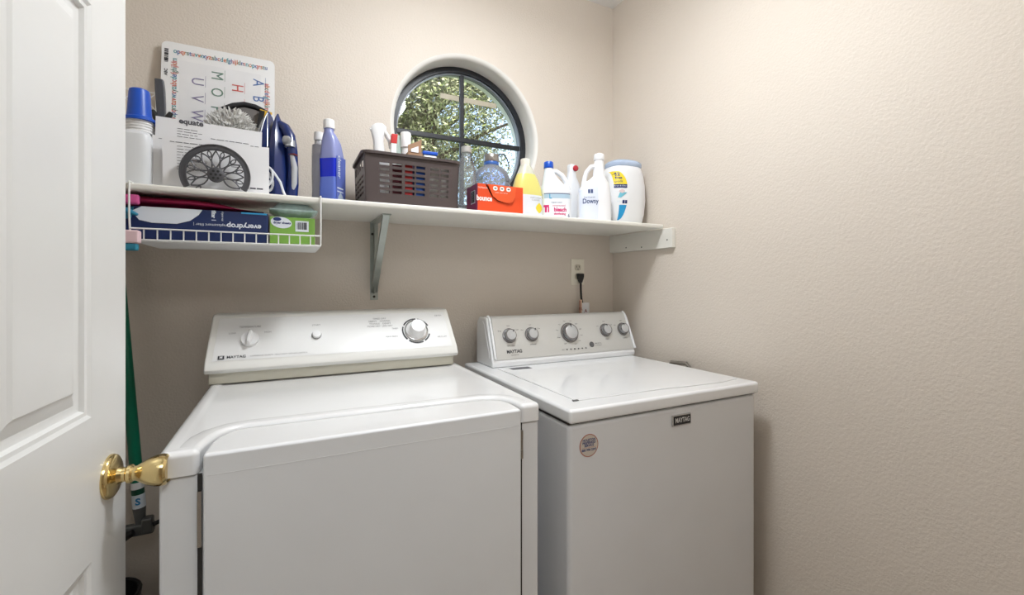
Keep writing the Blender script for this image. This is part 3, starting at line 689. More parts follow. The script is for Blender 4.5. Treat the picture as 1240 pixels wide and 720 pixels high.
MB().box(-.235, -.101, 1.4055, 1.475, Z + .0005, Z + .004).build('base', IRON, lh)
MB().box(-.235, -.101, 1.472, 1.4755, Z + .0005, Z + .09).build('back_plate', IRON, lh)
def paper(name, label, x0, x1, y, z1, tilt=0., lines=(), head=None, turn=0):
    t = thing(name, label, 'paper', ((x0 + x1) / 2, y, Z + .0045), (-R(turn), R(tilt), 0), 'papers in the letter holder'); W = (x1 - x0) / 2; H = z1 - Z - .0045
    MB().prism([(-W, 0), (W, 0), (W, H), (-W, H)], 0, .0010).build('sheet', PAPER, t, world=False)
    m = MB(); 
    for (xa, xb, z_, s_) in lines:
        xx = xa
        while xx < xb:
            w_ = random.uniform(.006, .018); m.box(xx, min(xb, xx + w_), -.0006, -.0003, z_ - s_ / 2, z_ + s_ / 2); xx += w_ + .0025
    if head: m.text(head[0], head[3], front(head[1], -.0007, head[2]), bold=.0006)
    m.build('print', mat('paper_ink', (88, 88, 96), .6), t, world=False)
L = []
for i in range(4): L.append((-.075, -.03 + .01 * (i % 2), .165 - i * .007, .0012))
L += [(-.075, -.01, .140, .0022), (.0, .09, .150, .0016), (.01, .10, .135, .0014)]
paper('paper_sheet', 'tall white printed page at the back of the letter holder', -.314, -.070, 1.468, 1.684, 1.6, L, ('equate', -.045, .186, .020))
paper('paper_sheet', 'white page sticking out left behind the front envelope', -.312, -.085, 1.450, 1.632, .0, [(-.10, .1, .13, .001)])
Lf = [(-.105, .0, .120, .0014), (.075, .095, .132, .0014)] + [(-.09, -.045 + .01 * (i % 3), .110 - i * .0075, .0010) for i in range(9)] + [(.03, .07, .07, .0014), (.05, .105, .016, .004)]
paper('envelope', 'front white envelope in the letter holder behind the sunflower plate', -.286, -.046, 1.428, 1.628, .0, Lf)

# chenille dusting mitt
dm = thing('dusting_mitt', 'fluffy grey-white chenille dusting mitt behind the papers', 'dusting mitt', (-.135, 1.575, Z))
FZ = mat('chenille', (226, 225, 222), .9)
m = MB()
m.sup([(Z + .001, -.148, 1.555, .05, .03, 2.5), (1.60, -.148, 1.555, .062, .026, 2.3), (1.68, -.148, 1.555, .064, .026, 2.1), (1.725, -.148, 1.555, .050, .022, 2), (1.748, -.150, 1.555, .020, .012, 2)], 32)
m.build('cuff', mat('mitt_grey', (196, 194, 190), .9), dm)
m = MB()
for i in range(1500):
    a = random.uniform(0, 2 * PI); zz = random.uniform(1.60, 1.752)
    t = max(0, (zz - 1.68) / .075); k_ = math.sqrt(max(.02, 1 - t * t))
    nx, ny = math.cos(a), math.sin(a)
    p = Vector((-.148 + .061 * k_ * nx, 1.555 + .026 * k_ * ny, zz))
    d = Vector((nx, ny * 1.2, .3 + t * 1.6 + random.uniform(-.5, .5))).normalized()
    L_ = random.uniform(.008, .020)
    sidev = d.cross(Vector((0, 0, 1))).normalized()
    q = p + d * L_ * .5 + sidev * random.uniform(-.003, .003); e = p + d * L_ + Vector((0, 0, random.uniform(-.006, .002)))
    m.tube([p, q, e], [.0021, .0020, .0007], 5)
m.build('strands', FZ, dm, kind='stuff')

# black pouch with grey flap and yellow and black packet
po = thing('black_pouch', 'black fabric pouch with grey lining arching behind the mitt', 'pouch', (-.117, 1.61, Z))
def arch(w0, top, base): return [(-.188 + .0, base), (-.188, top - .045), (-.176, top - .028), (-.155, top - .012), (-.125, top), (-.10, top - .002), (-.075, top - .010), (-.052, top - .024), (-.046, top - .034), (-.046, base)]
MB().prism(arch(0, 1.8115, Z + .001), 1.624, 1.636).build('shell', mat('black_fabric', (38, 38, 42), .8), po, bev=.004)
MB().prism([(-.176, Z + .01), (-.176, 1.770), (-.150, 1.786), (-.12, 1.796), (-.09, 1.793), (-.062, 1.783), (-.062, Z + .01)], 1.6215, 1.6235).build('lining', mat('grey_lining', (122, 118, 116), .8), po)
MB().tube([(-.190, 1.622, 1.758), (-.178, 1.622, 1.780), (-.150, 1.622, 1.797), (-.12, 1.622, 1.806), (-.09, 1.622, 1.803), (-.066, 1.622, 1.793), (-.048, 1.622, 1.782)], .0075, 10).build('rolled_edge', _m['black_fabric'], po)
yp = thing('yellow_packet', 'yellow and black packet wedged between the pouch and the iron', 'packet', (-.112, 1.607, Z), (0, R(9), 0))
MB().box(-.012, .022, -.004, .006, .004, .304).build('packet', mat('yellow_card', (226, 180, 44), .5), yp, world=False, bev=.001)
MB().box(-.0125, .002, -.005, -.0042, .20, .301).build('black_stripe', BLACK, yp, world=False)

# iron standing on its heel
ir = thing('steam_iron', 'blue and silver steam iron standing on its heel', 'iron', (-.017, 1.512, Z + .0005), (0, 0, R(-38)))
IB = mat('iron_blue', (22, 42, 100), .25, coat=.3); IS = mat('iron_silver', (196, 200, 206), .25, .6); IWH = mat('iron_white', (232, 234, 238), .35)
def hw(t): return .052 * (1 - max(0, (t - .28) / .72) ** 1.9) ** .75 if t < 1 else .001
def irsec(x0, x1, sc_, t):
    w_ = hw(t) * sc_; return w_
def ishape(xa, xb, sa, sb, ztop, mt, name, zb=0., parent=ir, e=.004):
    rr = []
    N = 22
    for k in range(N + 1):
        t = k / N * .995; z_ = zb + t * (ztop - zb); kk = max(.08, 1 - t ** 3.2)
        wa_, wb_ = max(.0012, hw(t) * sa), max(.001, hw(t) * sb); xbb = xa + (xb - xa) * kk
        rr.append([(xa, -wa_, z_), (xa + (xbb - xa) * .6, -wa_ * .97, z_), (xbb, -wb_, z_), (xbb, wb_, z_), (xa + (xbb - xa) * .6, wa_ * .97, z_), (xa, wa_, z_)])
    return MB().loft(rr).build(name, mt, parent, world=False, ang=45)
ishape(-.056, -.050, 1.0, 1.0, .262, IS, 'soleplate')
ishape(-.050, -.044, .99, .99, .268, IWH, 'heat_shield')
ishape(-.044, -.010, .99, .80, .277, IB, 'shell')
ishape(-.012, .026, .80, .34, .268, IB, 'upper_shell')
# handle: a bar arching over the shell
MB().tube([(-.004, 0, .235), (.014, 0, .222), (.030, 0, .195), (.038, 0, .150), (.041, 0, .100), (.040, 0, .050), (.034, 0, .012)], [.012, .015, .016, .015, .0145, .016, .018], 16).build('handle', IB, ir, world=False)
MB().tube([(.0435, -.008, .135), (.0500, -.006, .100), (.0485, -.006, .055), (.041, -.006, .020)], [.007, .009, .009, .007], 12).build('water_gauge', mat('clear_gauge', (205, 208, 212), .15, see=.2), ir, world=False)
MB().tube([(.038, -.008, .180), (.0385, -.010, .160)], [.013, .015], 16).build('steam_dial', IS, ir, world=False)
MB().box(.036, .0545, -.0145, .004, .137, .1405).build('red_band', mat('dark_red', (120, 36, 36), .4), ir, world=False)
for sg in (-1, 1):
    MB().tube([(-.040, sg * hw(t) * .985, .277 * t) for t in [i / 20 * .97 for i in range(1, 21)]], .0016, 6).build('silver_line', IWH, ir, world=False)
MB().lathe([(.008, 0), (.008, .002)], 20, M=Matrix.Translation((-.015, -.0425, .115)) @ Matrix.Rotation(PI / 2, 4, 'X')).build('logo_spot', IWH, ir, world=False)
MB().box(-.056, .050, -.040, .040, 0, .010).build('heel', IB, ir, world=False, bev=.003)
m = MB(); pts = []
for i in range(70):
    a = i / 70 * 2 * PI * 3.1; pts.append((-.052 + .014 * math.cos(a) + .004 * math.sin(a * .5), 1.470 + .005 * math.sin(a * .37), 1.530 + i * .00055 + .024 * math.sin(a)))
pts += [(-.030, 1.462, 1.56), (-.018, 1.455, 1.54), (-.010, 1.446, 1.51), (-.002, 1.442, Z + .004)]
cd = MB().tube(pts, .0034, 8).build('cord', IWH, ir)

for sg in (-1, 1):
    MB().tube([(-.044 + .034 * (1 - t ** 3.2), sg * hw(t) * .83, .277 * t) for t in [i / 20 * .95 for i in range(1, 21)]], .0013, 6).build('silver_line', IS, ir, world=False)
MB().lathe([(.014, 0), (.014, .006), (.010, .009), (0, .009)], 24, M=Matrix.Translation((.036, -.018, .178)) @ Matrix.Rotation(PI / 2 + .3, 4, 'X')).build('dial_knob', IS, ir, world=False)
# ---- blue cleaner bottles
LAV = mat('lavender_plastic', (158, 166, 220), .25, see=.15); BLQ = mat('blue_liquid', (28, 50, 216), .22, see=.06)
BLQ2 = mat('blue_liquid_low', (104, 128, 220), .22, see=.1)
def blue_bottle(x, y, rx, ry, top, liq, label, rz=0, clear=False):
    t = thing('cleaner_bottle', label, 'bottle', (x, y, Z), (0, 0, rz)); H = top - Z
    a, b2, c = (BLQ2, BLQ, LAV) if not clear else (mat('grey_clear', (206, 208, 216), .2, see=.4),) * 3
    L_ = liq - Z
    MB().sup([(.0005, 0, 0, rx * .88, ry * .88, 3.5), (.006, 0, 0, rx, ry, 3.5), (L_ * .35, 0, 0, rx * .97, ry * .97, 3.5), (L_ * .6, 0, 0, rx, ry, 3.5)], mi=0).build('lower_body', a, t, world=False)
    MB().sup([(L_ * .6, 0, 0, rx, ry, 3.5), (L_, 0, 0, rx, ry, 3.2)]).build('liquid_body', b2, t, world=False)
    MB().sup([(L_, 0, 0, rx, ry, 3.2), (L_ + .03, 0, 0, rx * .96, ry * .94, 3), (H - .050, 0, 0, rx * .86, ry * .80, 2.5), (H - .037, 0, 0, rx * .62, ry * .55, 2), (H - .032, 0, 0, .0135, .0135, 2), (H - .022, 0, 0, .0135, .0135, 2)]).build('upper_body', c, t, world=False)
    MB().lathe([(.0155, H - .026), (.0160, H - .020), (.0150, H - .001), (.013, H), (0, H)], 28).build('cap', WPL, t, world=False)
    return t
def big_blue():
    x, y = .126, 1.505; t = thing('cleaner_bottle', 'blue liquid cleaner bottle with white cap and printed right side', 'bottle', (x, y, Z), (0, 0, R(-36)))
    rx, ry, e = .0285, .0320, 6
    MB().sup([(.0005, 0, 0, rx * .9, ry * .9, e), (.006, 0, 0, rx, ry, e), (.05, 0, 0, rx, ry, e), (.085, 0, 0, rx * .96, ry * .96, e)]).build('lower_body', BLQ2, t, world=False)
    MB().sup([(.085, 0, 0, rx * .96, ry * .96, e), (.11, 0, 0, rx * .98, ry * .98, e), (.142, 0, 0, rx * 1.0, ry * 1.0, e)]).build('liquid_body', BLQ, t, world=False)
    MB().sup([(.142, 0, 0, rx, ry, e), (.165, 0, -.002, rx * .94, ry * .92, 4.5), (.195, 0, -.006, rx * .86, ry * .76, 3.5), (.218, -.002, -.012, rx * .66, ry * .50, 2.4), (.226, -.003, -.014, .0145, .0145, 2), (.240, -.003, -.014, .0145, .0145, 2)]).build('upper_body', LAV, t, world=False)
    MB().lathe([(.0168, .236), (.0172, .240), (.0160, .262), (.014, .264), (0, .264)], 28, M=Matrix.Translation((-.003, -.014, 0))).build('cap', WPL, t, world=False)
    MB().box(.0290, .0296, -.026, .026, .006, .150).build('label_patch', mat('blue_label', (112, 130, 214), .3, see=.2), t, world=False)
    m = MB().text('cleaner', .024, frame((.0300, -.010, .118), (0, 0, -1), (0, 1, 0)), ax='CENTER', bold=.0004).box(.0297, .0301, -.022, .012, .050, .054).box(.0297, .0301, -.022, .012, .040, .043)
    m.build('label_print', LB, t, world=False)
    MB().prism([(-.020, .008), (.018, .008), (.008, .030), (-.004, .040), (-.016, .026)], .0297, .0301, axis='x').build('label_picture', mat('pale_picture', (176, 190, 204), .4), t, world=False)
big_blue()
blue_bottle(.092, 1.575, .022, .030, 1.735, 1.66, 'clear grey bottle half hidden behind the blue bottle on its left', clear=True)

# ---- brown basket
bk = thing('storage_basket', 'brown plastic basket with slotted sides on the shelf', 'basket', (.36, 1.53, Z))
KX0, KX1, KY0, KY1, KZ1 = .213, .508, 1.420, 1.635, 1.650
def slotted(n0, n1, holes_u, rows, M, th=.0028):
    """wall in local (u,z) with slots cut; holes_u = [(u0,u1)...], rows = [(z0,z1)...]"""
    us = sorted({n0, n1} | {v for h in holes_u for v in h}); zz = sorted({Z + .0005, KZ1} | {v for r in rows for v in r}); m = MB()
    for a, b3 in zip(us[:-1], us[1:]):
        z0_ = None
        isol = (a, b3) in holes_u
        if not isol: m.box(a, b3, 0, th, zz[0], zz[-1], 0, M)
        else:
            for c, d in zip(zz[:-1], zz[1:]):
                if (c, d) not in rows: m.box(a, b3, 0, th, c, d, 0, M)
    return m
rows = [(1.5285 + i * .0170, 1.5285 + i * .0170 + .0085) for i in range(6)]
hol = [(.256, .286), (.2945, .3235), (.333, .363), (.368, .397), (.413, .442), (.4485, .474)]
fl = lambda x, y, z: (.3605 + (x - .3605) * (1 + .028 * (z - Z) / .16), 1.5275 + (y - 1.5275) * (1 + .05 * (z - Z) / .16), z)
for nm, mm in (('front_wall', slotted(KX0, KX1, hol, rows, Matrix.Translation((0, KY0, 0)))), ('back_wall', slotted(KX0, KX1, hol, rows, Matrix.Translation((0, KY1 - .0028, 0))))):
    skew(mm, fl).build(nm, BROWN, bk, smooth=False)
hs = [(1.450, 1.485), (1.495, 1.530), (1.540, 1.575), (1.585, 1.62)]
rowS = [(1.5285 + i * .0170, 1.5285 + i * .0170 + .0085) for i in range(4)] + [(1.608, 1.634)]
for xx in (KX0, KX1 - .0028):
    M = Matrix(((0, 1, 0, xx), (1, 0, 0, 0), (0, 0, 1, 0), (0, 0, 0, 1)))
    skew(slotted(KY0, KY1, hs, rowS, M), fl).build('side_wall', BROWN, bk, smooth=False)
MB().box(KX0, KX1, KY0, KY1, Z + .0005, Z + .004).build('bottom', BROWN, bk)
rim = rrect(KX0 - .013, KX1 + .014, KY0 - .012, KY1 + .012, .028)
rin = rrect(KX0 - .003, KX1 + .004, KY0 - .002, KY1 + .002, .020)
m = MB(); m.loft([[(x, y, 1.6455) for x, y in rim], [(x, y, 1.654) for x, y in rim], [(x, y, 1.656) for x, y in rin], [(x, y, 1.6475) for x, y in rin]], close=True)
m.build('rim', BROWN, bk, ang=60)
# contents
sb = thing('spray_bottle', 'white trigger spray bottle standing in the brown basket', 'spray bottle', (.262, 1.53, Z + .004))
X, Y = .272, 1.53
MB().sup([(Z + .0045, X, Y, .030, .022, 3), (Z + .10, X, Y, .031, .023, 3), (Z + .15, X, Y, .022, .018, 2.4), (1.665, X, Y, .0125, .0125, 2), (1.690, X, Y, .0125, .0125, 2)]).build('body', WPL, sb)
MB().loft([[(X + cx + w_ * c_, Y + .011 * s_, zz) for c_, s_ in [(math.cos(2 * PI * k / 20), math.sin(2 * PI * k / 20)) for k in range(20)]] for zz, cx, w_ in ((1.684, 0.001, .018), (1.702, .0, .0175), (1.722, -.002, .0170), (1.744, -.003, .0215), (1.757, -.001, .0265), (1.770, .001, .0235), (1.778, .002, .0130))]).build('spray_head', WPL, sb)
MB().tube([(X + .016, Y, 1.755), (X + .027, Y, 1.742), (X + .036, Y, 1.722), (X + .038, Y, 1.700)], [.009, .008, .006, .005], 10).build('trigger', WPL, sb)
MB().tube([(X - .022, Y, 1.757), (X - .028, Y, 1.755)], [.005, .0045], 10).build('nozzle', WPL, sb)
rt = thing('stain_stick', 'red and white tube poking out of the brown basket', 'tube', (.306, 1.53, Z + .004))
MB().loft([[(.311 + sx * .009 + dx, 1.505 + sy * .008, zz) for sx, sy in ((-1, -1), (1, -1), (1, 1), (-1, 1))] for zz, dx in ((Z + .0045, -.002), (1.715, .004))]).build('tube', WPL, rt, bev=.002)
MB().loft([[(.311 + sx * .0098 + dx, 1.505 + sy * .0088, zz) for sx, sy in ((-1, -1), (1, -1), (1, 1), (-1, 1))] for zz, dx in ((1.710, .004), (1.742, .007))]).build('red_cap', mat('red_plastic', (204, 44, 44), .4), rt, bev=.002)
wb2 = thing('clear_spray_bottle', 'clear green-tinted bottle with white top in the brown basket', 'bottle', (.335, 1.56, Z + .004))
X, Y = .338, 1.56
MB().sup([(Z + .0045, X, Y, .017, .017, 2), (1.70, X, Y, .016, .016, 2), (1.735, X, Y, .013, .013, 2), (1.757, X, Y, .010, .010, 2)]).build('body', mat('pale_green_clear', (206, 222, 214), .2, see=.35), wb2)
wt = thing('white_tube', 'white capped tube standing in the middle of the brown basket', 'tube', (.36, 1.55, Z + .004))
MB().lathe([(.014, Z + .0045), (.014, 1.715), (.0175, 1.716), (.0180, 1.765), (.016, 1.768), (0, 1.768)], 28, M=Matrix.Translation((.366, 1.55, 0))).build('body', WPL, wt)
cb = thing('cardboard_box', 'open brown cardboard flap box in the brown basket', 'box', (.39, 1.52, Z + .004))
CRD = mat('cardboard', (166, 132, 104), .8)
MB().box(.362, .412, 1.500, 1.535, Z + .0045, 1.690).build('carton', CRD, cb)
MB().prism([(.362, 1.690), (.408, 1.690), (.408, 1.738), (.398, 1.730), (.362, 1.712)], 1.499, 1.5015).prism([(.372, 1.690), (.397, 1.690), (.397, 1.712), (.372, 1.700)], 1.4975, 1.4985, mi=1).build('flap', [CRD, PAPER], cb)
bl = thing('blue_lidded_tub', 'blue lidded tub standing in the brown basket', 'tub', (.43, 1.54, Z + .004))
MB().box(.415, .462, 1.500, 1.560, Z + .0045, 1.688).build('tub', WPL, bl, bev=.004)
MB().box(.412, .465, 1.497, 1.563, 1.688, 1.700).build('lid', BLUE, bl, bev=.003)
def inbox(name, label, mt, x0, x1, y0, y1, z1, cat='box'):
    o = MB().box(x0, x1, y0, y1, Z + .0045, z1).build(name, mt, None, bev=.002); tag(o, label, cat)
inbox('red_box', 'red carton seen through the basket front slots', mat('red_card', (190, 34, 40), .5), .335, .360, 1.430, 1.475, 1.640)
inbox('blue_box', 'blue carton seen through the basket front slots', mat('blue_card', (22, 78, 160), .5), .366, .402, 1.430, 1.480, 1.640)
inbox('white_box', 'white carton seen through the left basket slots', PAPER, .245, .288, 1.440, 1.475, 1.630)
inbox('dark_red_box', 'dark red and navy carton behind the basket slots', mat('maroon_card', (110, 30, 50), .5, var=.3, vscale=60), .293, .328, 1.435, 1.475, 1.625)
inbox('pale_packet', 'pale packet behind the right basket slots', mat('pale_card', (214, 212, 206), .5), .412, .485, 1.435, 1.470, 1.628, 'packet')

# ---- clear bottle by the basket
cb2 = thing('clear_bottle', 'tall clear plastic bottle between the basket and the orange box', 'bottle', (.590, 1.575, Z))
CLR = glass('clear_plastic', (240, 244, 246), .06, 1.3, haze=.13)
X, Y = .599, 1.575
m = MB().lathe([(.038, Z + .0005), (.041, Z + .006), (.041, Z + .11), (.0395, Z + .14), (.034, Z + .18), (.026, Z + .215), (.0175, Z + .238), (.0165, Z + .250)], 36, M=Matrix.Translation((X, Y, 0)))
m.build('body', CLR, cb2)
MB().lathe([(.019, 1.735), (.0195, 1.738), (.0185, 1.757), (0, 1.758)], 28, M=Matrix.Translation((X, Y, 0))).build('cap', mat('grey_clear_cap', (206, 204, 200), .3, see=.3), cb2)
m = MB()
for i in range(16):
    a = random.uniform(0, 6.28); r_ = random.uniform(.002, .013); x_ = X + .010 + r_ * math.cos(a); z_ = 1.700 + r_ * math.sin(a) * 1.2
    yy = Y - math.sqrt(max(.0001, .0305 ** 2 - (x_ - X) ** 2)) - .0015
    m.tube([(x_, yy, z_), (x_ + random.uniform(-.005, .005), yy - .0004, z_ + random.uniform(-.006, .006)), (x_ + random.uniform(-.007, .007), yy - .0003, z_ + random.uniform(-.007, .007))], .0008, 5)
m.build('floral_print', INK, cb2)

# ---- blue water jug
wj = thing('water_jug', 'translucent blue round water jug with steel cap behind the orange box', 'water jug', (.722, 1.60, Z))
X, Y = .722, 1.622
BJ = glass('blue_jug_plastic', (206, 222, 250), .05, 1.3, haze=.2)
pr = [(.068, Z + .0005), (.074, Z + .008), (.075, Z + .05), (.0715, Z + .056), (.075, Z + .062), (.075, Z + .105), (.0715, Z + .111), (.075, Z + .117), (.076, Z + .145), (.0725, Z + .151), (.075, Z + .158), (.0725, Z + .175), (.064, Z + .195), (.048, Z + .211), (.031, Z + .219), (.0265, Z + .225), (.0265, Z + .240)]
MB().lathe(pr, 48, M=Matrix.Translation((X, Y, 0))).build('body', BJ, wj)
MB().lathe([(.030, Z + .236), (.031, Z + .238), (.030, Z + .262), (.028, Z + .265), (0, Z + .265)], 36, M=Matrix.Translation((X, Y, 0))).build('steel_cap', mat('brushed_steel', (170, 166, 162), .3, .9), wj)
MB().lathe([(.0285, Z + .222), (.030, Z + .224), (.030, Z + .234), (.0285, Z + .236)], 36, M=Matrix.Translation((X, Y, 0)), cap=False).build('blue_collar', mat('blue_collar', (60, 104, 180), .35), wj)
MB().tube([(X + .018, Y - .02, Z + .262), (X + .040, Y - .026, Z + .268), (X + .056, Y - .028, Z + .250), (X + .064, Y - .030, Z + .222), (X + .058, Y - .030, Z + .205)], .0026, 8).build('strap', mat('dark_strap', (50, 62, 74), .5), wj)

# ---- orange dryer sheet box
ob = thing('orange_box', 'open orange carton of dryer sheets at the shelf front edge', 'box', (.67, 1.48, Z))
OR = mat('orange_card', (226, 74, 24), .5); PU = mat('magenta_card', (132, 38, 84), .5, var=.1); 
MB().box(.5815, .757, 1.420, 1.5225, Z + .0005, Z + .1005).build('carton', OR, ob, bev=.001)
MB().box(.5800, .5814, 1.421, 1.5215, Z + .001, Z + .1).build('end_panel', PU, ob)
MB().box(.5795, .5799, 1.440, 1.478, Z + .035, Z + .08).build('barcode_patch', LB, ob)
m = MB(); barcode(m, frame((.5793, 1.459, Z + .058), (0, -1, 0), (0, 0, 1)) , .032, .040); m.build('barcode', INK, ob)
MB().prism([(.611, Z + .099), (.615, Z + .099), (.634, Z + .060), (.658, Z + .044), (.690, Z + .040), (.640, Z + .056), (.628, Z + .070)], 1.4185, 1.4198).build('opening', BLACK, ob)
MB().prism([(.618, Z + .0995), (.726, Z + .099), (.722, Z + .062), (.714, Z + .046), (.700, Z + .040), (.680, Z + .041), (.655, Z + .047), (.636, Z + .060)], 1.4145, 1.4165).build('flap', mat('orange_flap', (232, 90, 40), .5), ob)
m = MB()
for i in range(3): m.sup([(0, 0, 0, .0085, .0075, 2.5), (.0006, 0, 0, .0085, .0075, 2.5)], 20, M=frame((.645 + i * .0255, 1.4143, Z + .087), (1, 0, 0), (0, 0, 1)))
m.text('bounce', .0250, front(.606, 1.4193, Z + .050), bold=.0009, sx=.78).text('OUTDOOR', .007, front(.600, 1.4193, Z + .086)).text('wrinkle  static  softness', .0052, front(.668, 1.4140, Z + .073))
m.build('lettering', mat('label_white', (244, 240, 236), .5), ob)
m = MB()
for i in range(3): m.box(.641 + i * .0255, .649 + i * .0255, 1.4134, 1.4138, Z + .085, Z + .089)
m.build('symbols', INK, ob)

# ---- surface helpers for labels on superellipse bottles
def spatch(secs, x0, x1, z0, z1, off, nx=14, nz=8, shape=None):
    """patch of label lying on the front (-y side) of a superellipse body"""
    def at(x, z):
        for a, b3 in zip(secs[:-1], secs[1:]):
            if a[0] <= z <= b3[0]:
                t = (z - a[0]) / max(1e-6, b3[0] - a[0]); cx, cy, rx, ry, e = [a[i] + (b3[i] - a[i]) * t for i in range(1, 6)]
                q = min(.999, abs((x - cx) / rx)); return cy - ry * (1 - q ** e) ** (1 / e) - off
        return secs[-1][2]
    vs = []; fs = []
    for j in range(nz + 1):
        for i in range(nx + 1):
            u, v = i / nx, j / nz
            a, b3 = shape(v) if shape else (0, 1)
            x = x0 + (x1 - x0) * (a + (b3 - a) * u); z = z0 + (z1 - z0) * v; vs.append((x, at(x, z), z))
    for j in range(nz):
        for i in range(nx):
            a = j * (nx + 1) + i; fs.append((a, a + 1, a + nx + 2, a + nx + 1))
    return vs, fs, at
def stext(m, s_, size, x, z, secs, off, mi=0, **k):
    _, _, at = spatch(secs, 0, 1, 0, 1, off, 1, 1)
    m.text(s_, size, Matrix(), mi, fn=lambda v: Vector((x + v.x, at(x + v.x, z + v.y), z + v.y)), **k)

# ---- yellow cleaner
yb = thing('yellow_cleaner_bottle', 'clear bottle of yellow cleaner right of the orange box', 'bottle', (.815, 1.53, Z))
X, Y = .820, 1.508
YS = [(Z + .0005, X, Y, .056, .034, 3), (Z + .006, X, Y, .060, .038, 3), (Z + .085, X, Y, .061, .039, 3), (Z + .12, X, Y, .057, .036, 2.6), (Z + .15, X - .001, Y, .048, .032, 2.3), (Z + .172, X - .003, Y, .038, .027, 2.1)]
YT = [(Z + .172, X - .003, Y, .038, .027, 2.1), (Z + .190, X - .004, Y, .029, .023, 2), (Z + .205, X - .006, Y, .021, .020, 2), (Z + .213, X - .006, Y, .017, .017, 2)]
MB().sup(YS).build('body', mat('yellow_liquid', (236, 228, 132), .2, see=.12), yb)
MB().sup(YT).build('shoulder', mat('milky_clear', (232, 232, 214), .25, see=.25), yb)
MB().lathe([(.0195, Z + .205), (.0198, Z + .208), (.0190, Z + .229), (.017, Z + .231), (0, Z + .231)], 28, M=Matrix.Translation((X - .006, Y, 0))).build('cap', mat('offwhite_cap', (232, 230, 216), .35), yb)
v, f, _ = spatch(YS, X - .050, X + .055, Z + .006, Z + .090, .0006); MB().add(v, f).build('label', LB, yb)
v, f, _ = spatch(YS, X + .018, X + .050, Z + .022, Z + .062, .0012, shape=lambda v: (.5 - .5 * math.sin(PI * v), .5 + .5 * math.sin(PI * v))); MB().add(v, f).build('lemon_print', mat('lemon_yellow', (238, 214, 60), .5), yb)
m = MB(); stext(m, 'multi surface', .0095, X + .018, Z + .080, YS, .0012); stext(m, 'CLEANER', .0085, X + .018, Z + .071, YS, .0012); m.build('lettering', GINK, yb)

# ---- bleach
bb = thing('bleach_bottle', 'white bleach jug with blue cap and side handle', 'jug', (.935, 1.50, Z))
X, Y = .936, 1.50
BS = [(Z + .0005, X, Y, .060, .040, 3.5), (Z + .006, X, Y, .066, .045, 3.5), (Z + .028, X, Y, .066, .045, 3.5), (Z + .105, X, Y, .066, .045, 3.5), (Z + .112, X, Y, .067, .046, 3.4), (Z + .125, X - .002, Y, .062, .043, 3), (Z + .150, X - .014, Y, .044, .036, 2.4), (Z + .175, X - .024, Y, .029, .028, 2.1), (Z + .198, X - .029, Y, .020, .020, 2), (Z + .212, X - .030, Y, .0175, .0175, 2)]
WBT = mat('white_bottle', (236, 239, 244), .3)
MB().sup(BS).build('body', WBT, bb)
MB().tube([(X - .020, Y, Z + .196), (X + .004, Y, Z + .197), (X + .028, Y, Z + .183), (X + .046, Y, Z + .160), (X + .056, Y, Z + .130), (X + .052, Y, Z + .112)], [.0095, .0095, .010, .0105, .011, .012], 14).build('handle', WBT, bb)
MB().lathe([(.0205, Z + .208), (.0212, Z + .210), (.0205, Z + .231), (.019, Z + .233), (0, Z + .233)], 36, M=Matrix.Translation((X - .030, Y, 0))).build('cap', BLUE, bb)
v, f, _ = spatch(BS, X - .062, X + .062, Z + .010, Z + .100, .0006); MB().add(v, f).build('label', mat('bleach_label', (236, 240, 246), .4), bb)
v, f, _ = spatch(BS, X - .062, X + .062, Z + .084, Z + .100, .0009, nz=2); MB().add(v, f).build('blue_band', mat('pale_blue_print', (178, 204, 222), .4), bb)
MG = mat('magenta_ink', (206, 36, 110), .5)
m = MB(); stext(m, 'bleach', .0215, X + .012, Z + .040, BS, .0012, bold=.0008); stext(m, 'concentrated', .0105, X + .006, Z + .056, BS, .0012)
stext(m, 'disinfecting', .0115, X + .010, Z + .024, BS, .0012, bold=.0004)
v, f, _ = spatch(BS, X - .058, X - .036, Z + .050, Z + .058, .0011, nz=2); m.add(v, f)
v, f, _ = spatch(BS, X - .053, X - .045, Z + .030, Z + .050, .0011, nz=2); m.add(v, f)
v, f, _ = spatch(BS, X - .041, X - .035, Z + .030, Z + .050, .0011, nz=2); m.add(v, f)
m.build('magenta_print', MG, bb)
m = MB(); v, f, _ = spatch(BS, X - .064, X + .064, Z + .100, Z + .1035, .0010, nz=1); m.add(v, f)
stext(m, '6', .018, X + .050, Z + .018, BS, .0012, bold=.0004); stext(m, 'regular scent', .009, X - .004, Z + .068, BS, .0012); m.build('dark_print', mat('slate_ink', (96, 108, 140), .5), bb)
m = MB(); stext(m, 'L', .024, X - .030, Z + .090, BS, .0014, bold=.0006); m.build('blue_mark', mat('cyan_ink', (40, 160, 200), .5), bb)

bb.rotation_euler.z = R(-22); bb.scale.x = .90; bb.location.x += .008
# ---- small bottle with red cap, behind
rb = thing('red_capped_bottle', 'white bottle with a round red cap behind the fabric softener', 'bottle', (1.085, 1.615, Z))
X, Y = 1.102, 1.615
MB().sup([(Z + .0005, X, Y, .040, .030, 3), (Z + .15, X, Y, .041, .031, 3), (Z + .185, X - .002, Y, .034, .026, 2.3), (Z + .215, X - .004, Y, .022, .020, 2), (Z + .240, X - .004, Y, .018, .018, 2)]).build('body', WBT, rb)
MB().lathe([(.0185, Z + .238), (.019, Z + .262), (.016, Z + .268), (0, Z + .269)], 24, M=Matrix.Translation((X - .004, Y, 0))).build('collar', WBT, rb)
MB().lathe([(.0125, 0), (.0125, .006), (.009, .0095), (0, .0105)], 24, M=frame((X + .003, Y - .0185, Z + .250), (1, -.2, 0), (0, 0, 1))).build('red_cap', mat('dark_red_cap', (186, 44, 58), .35), rb)

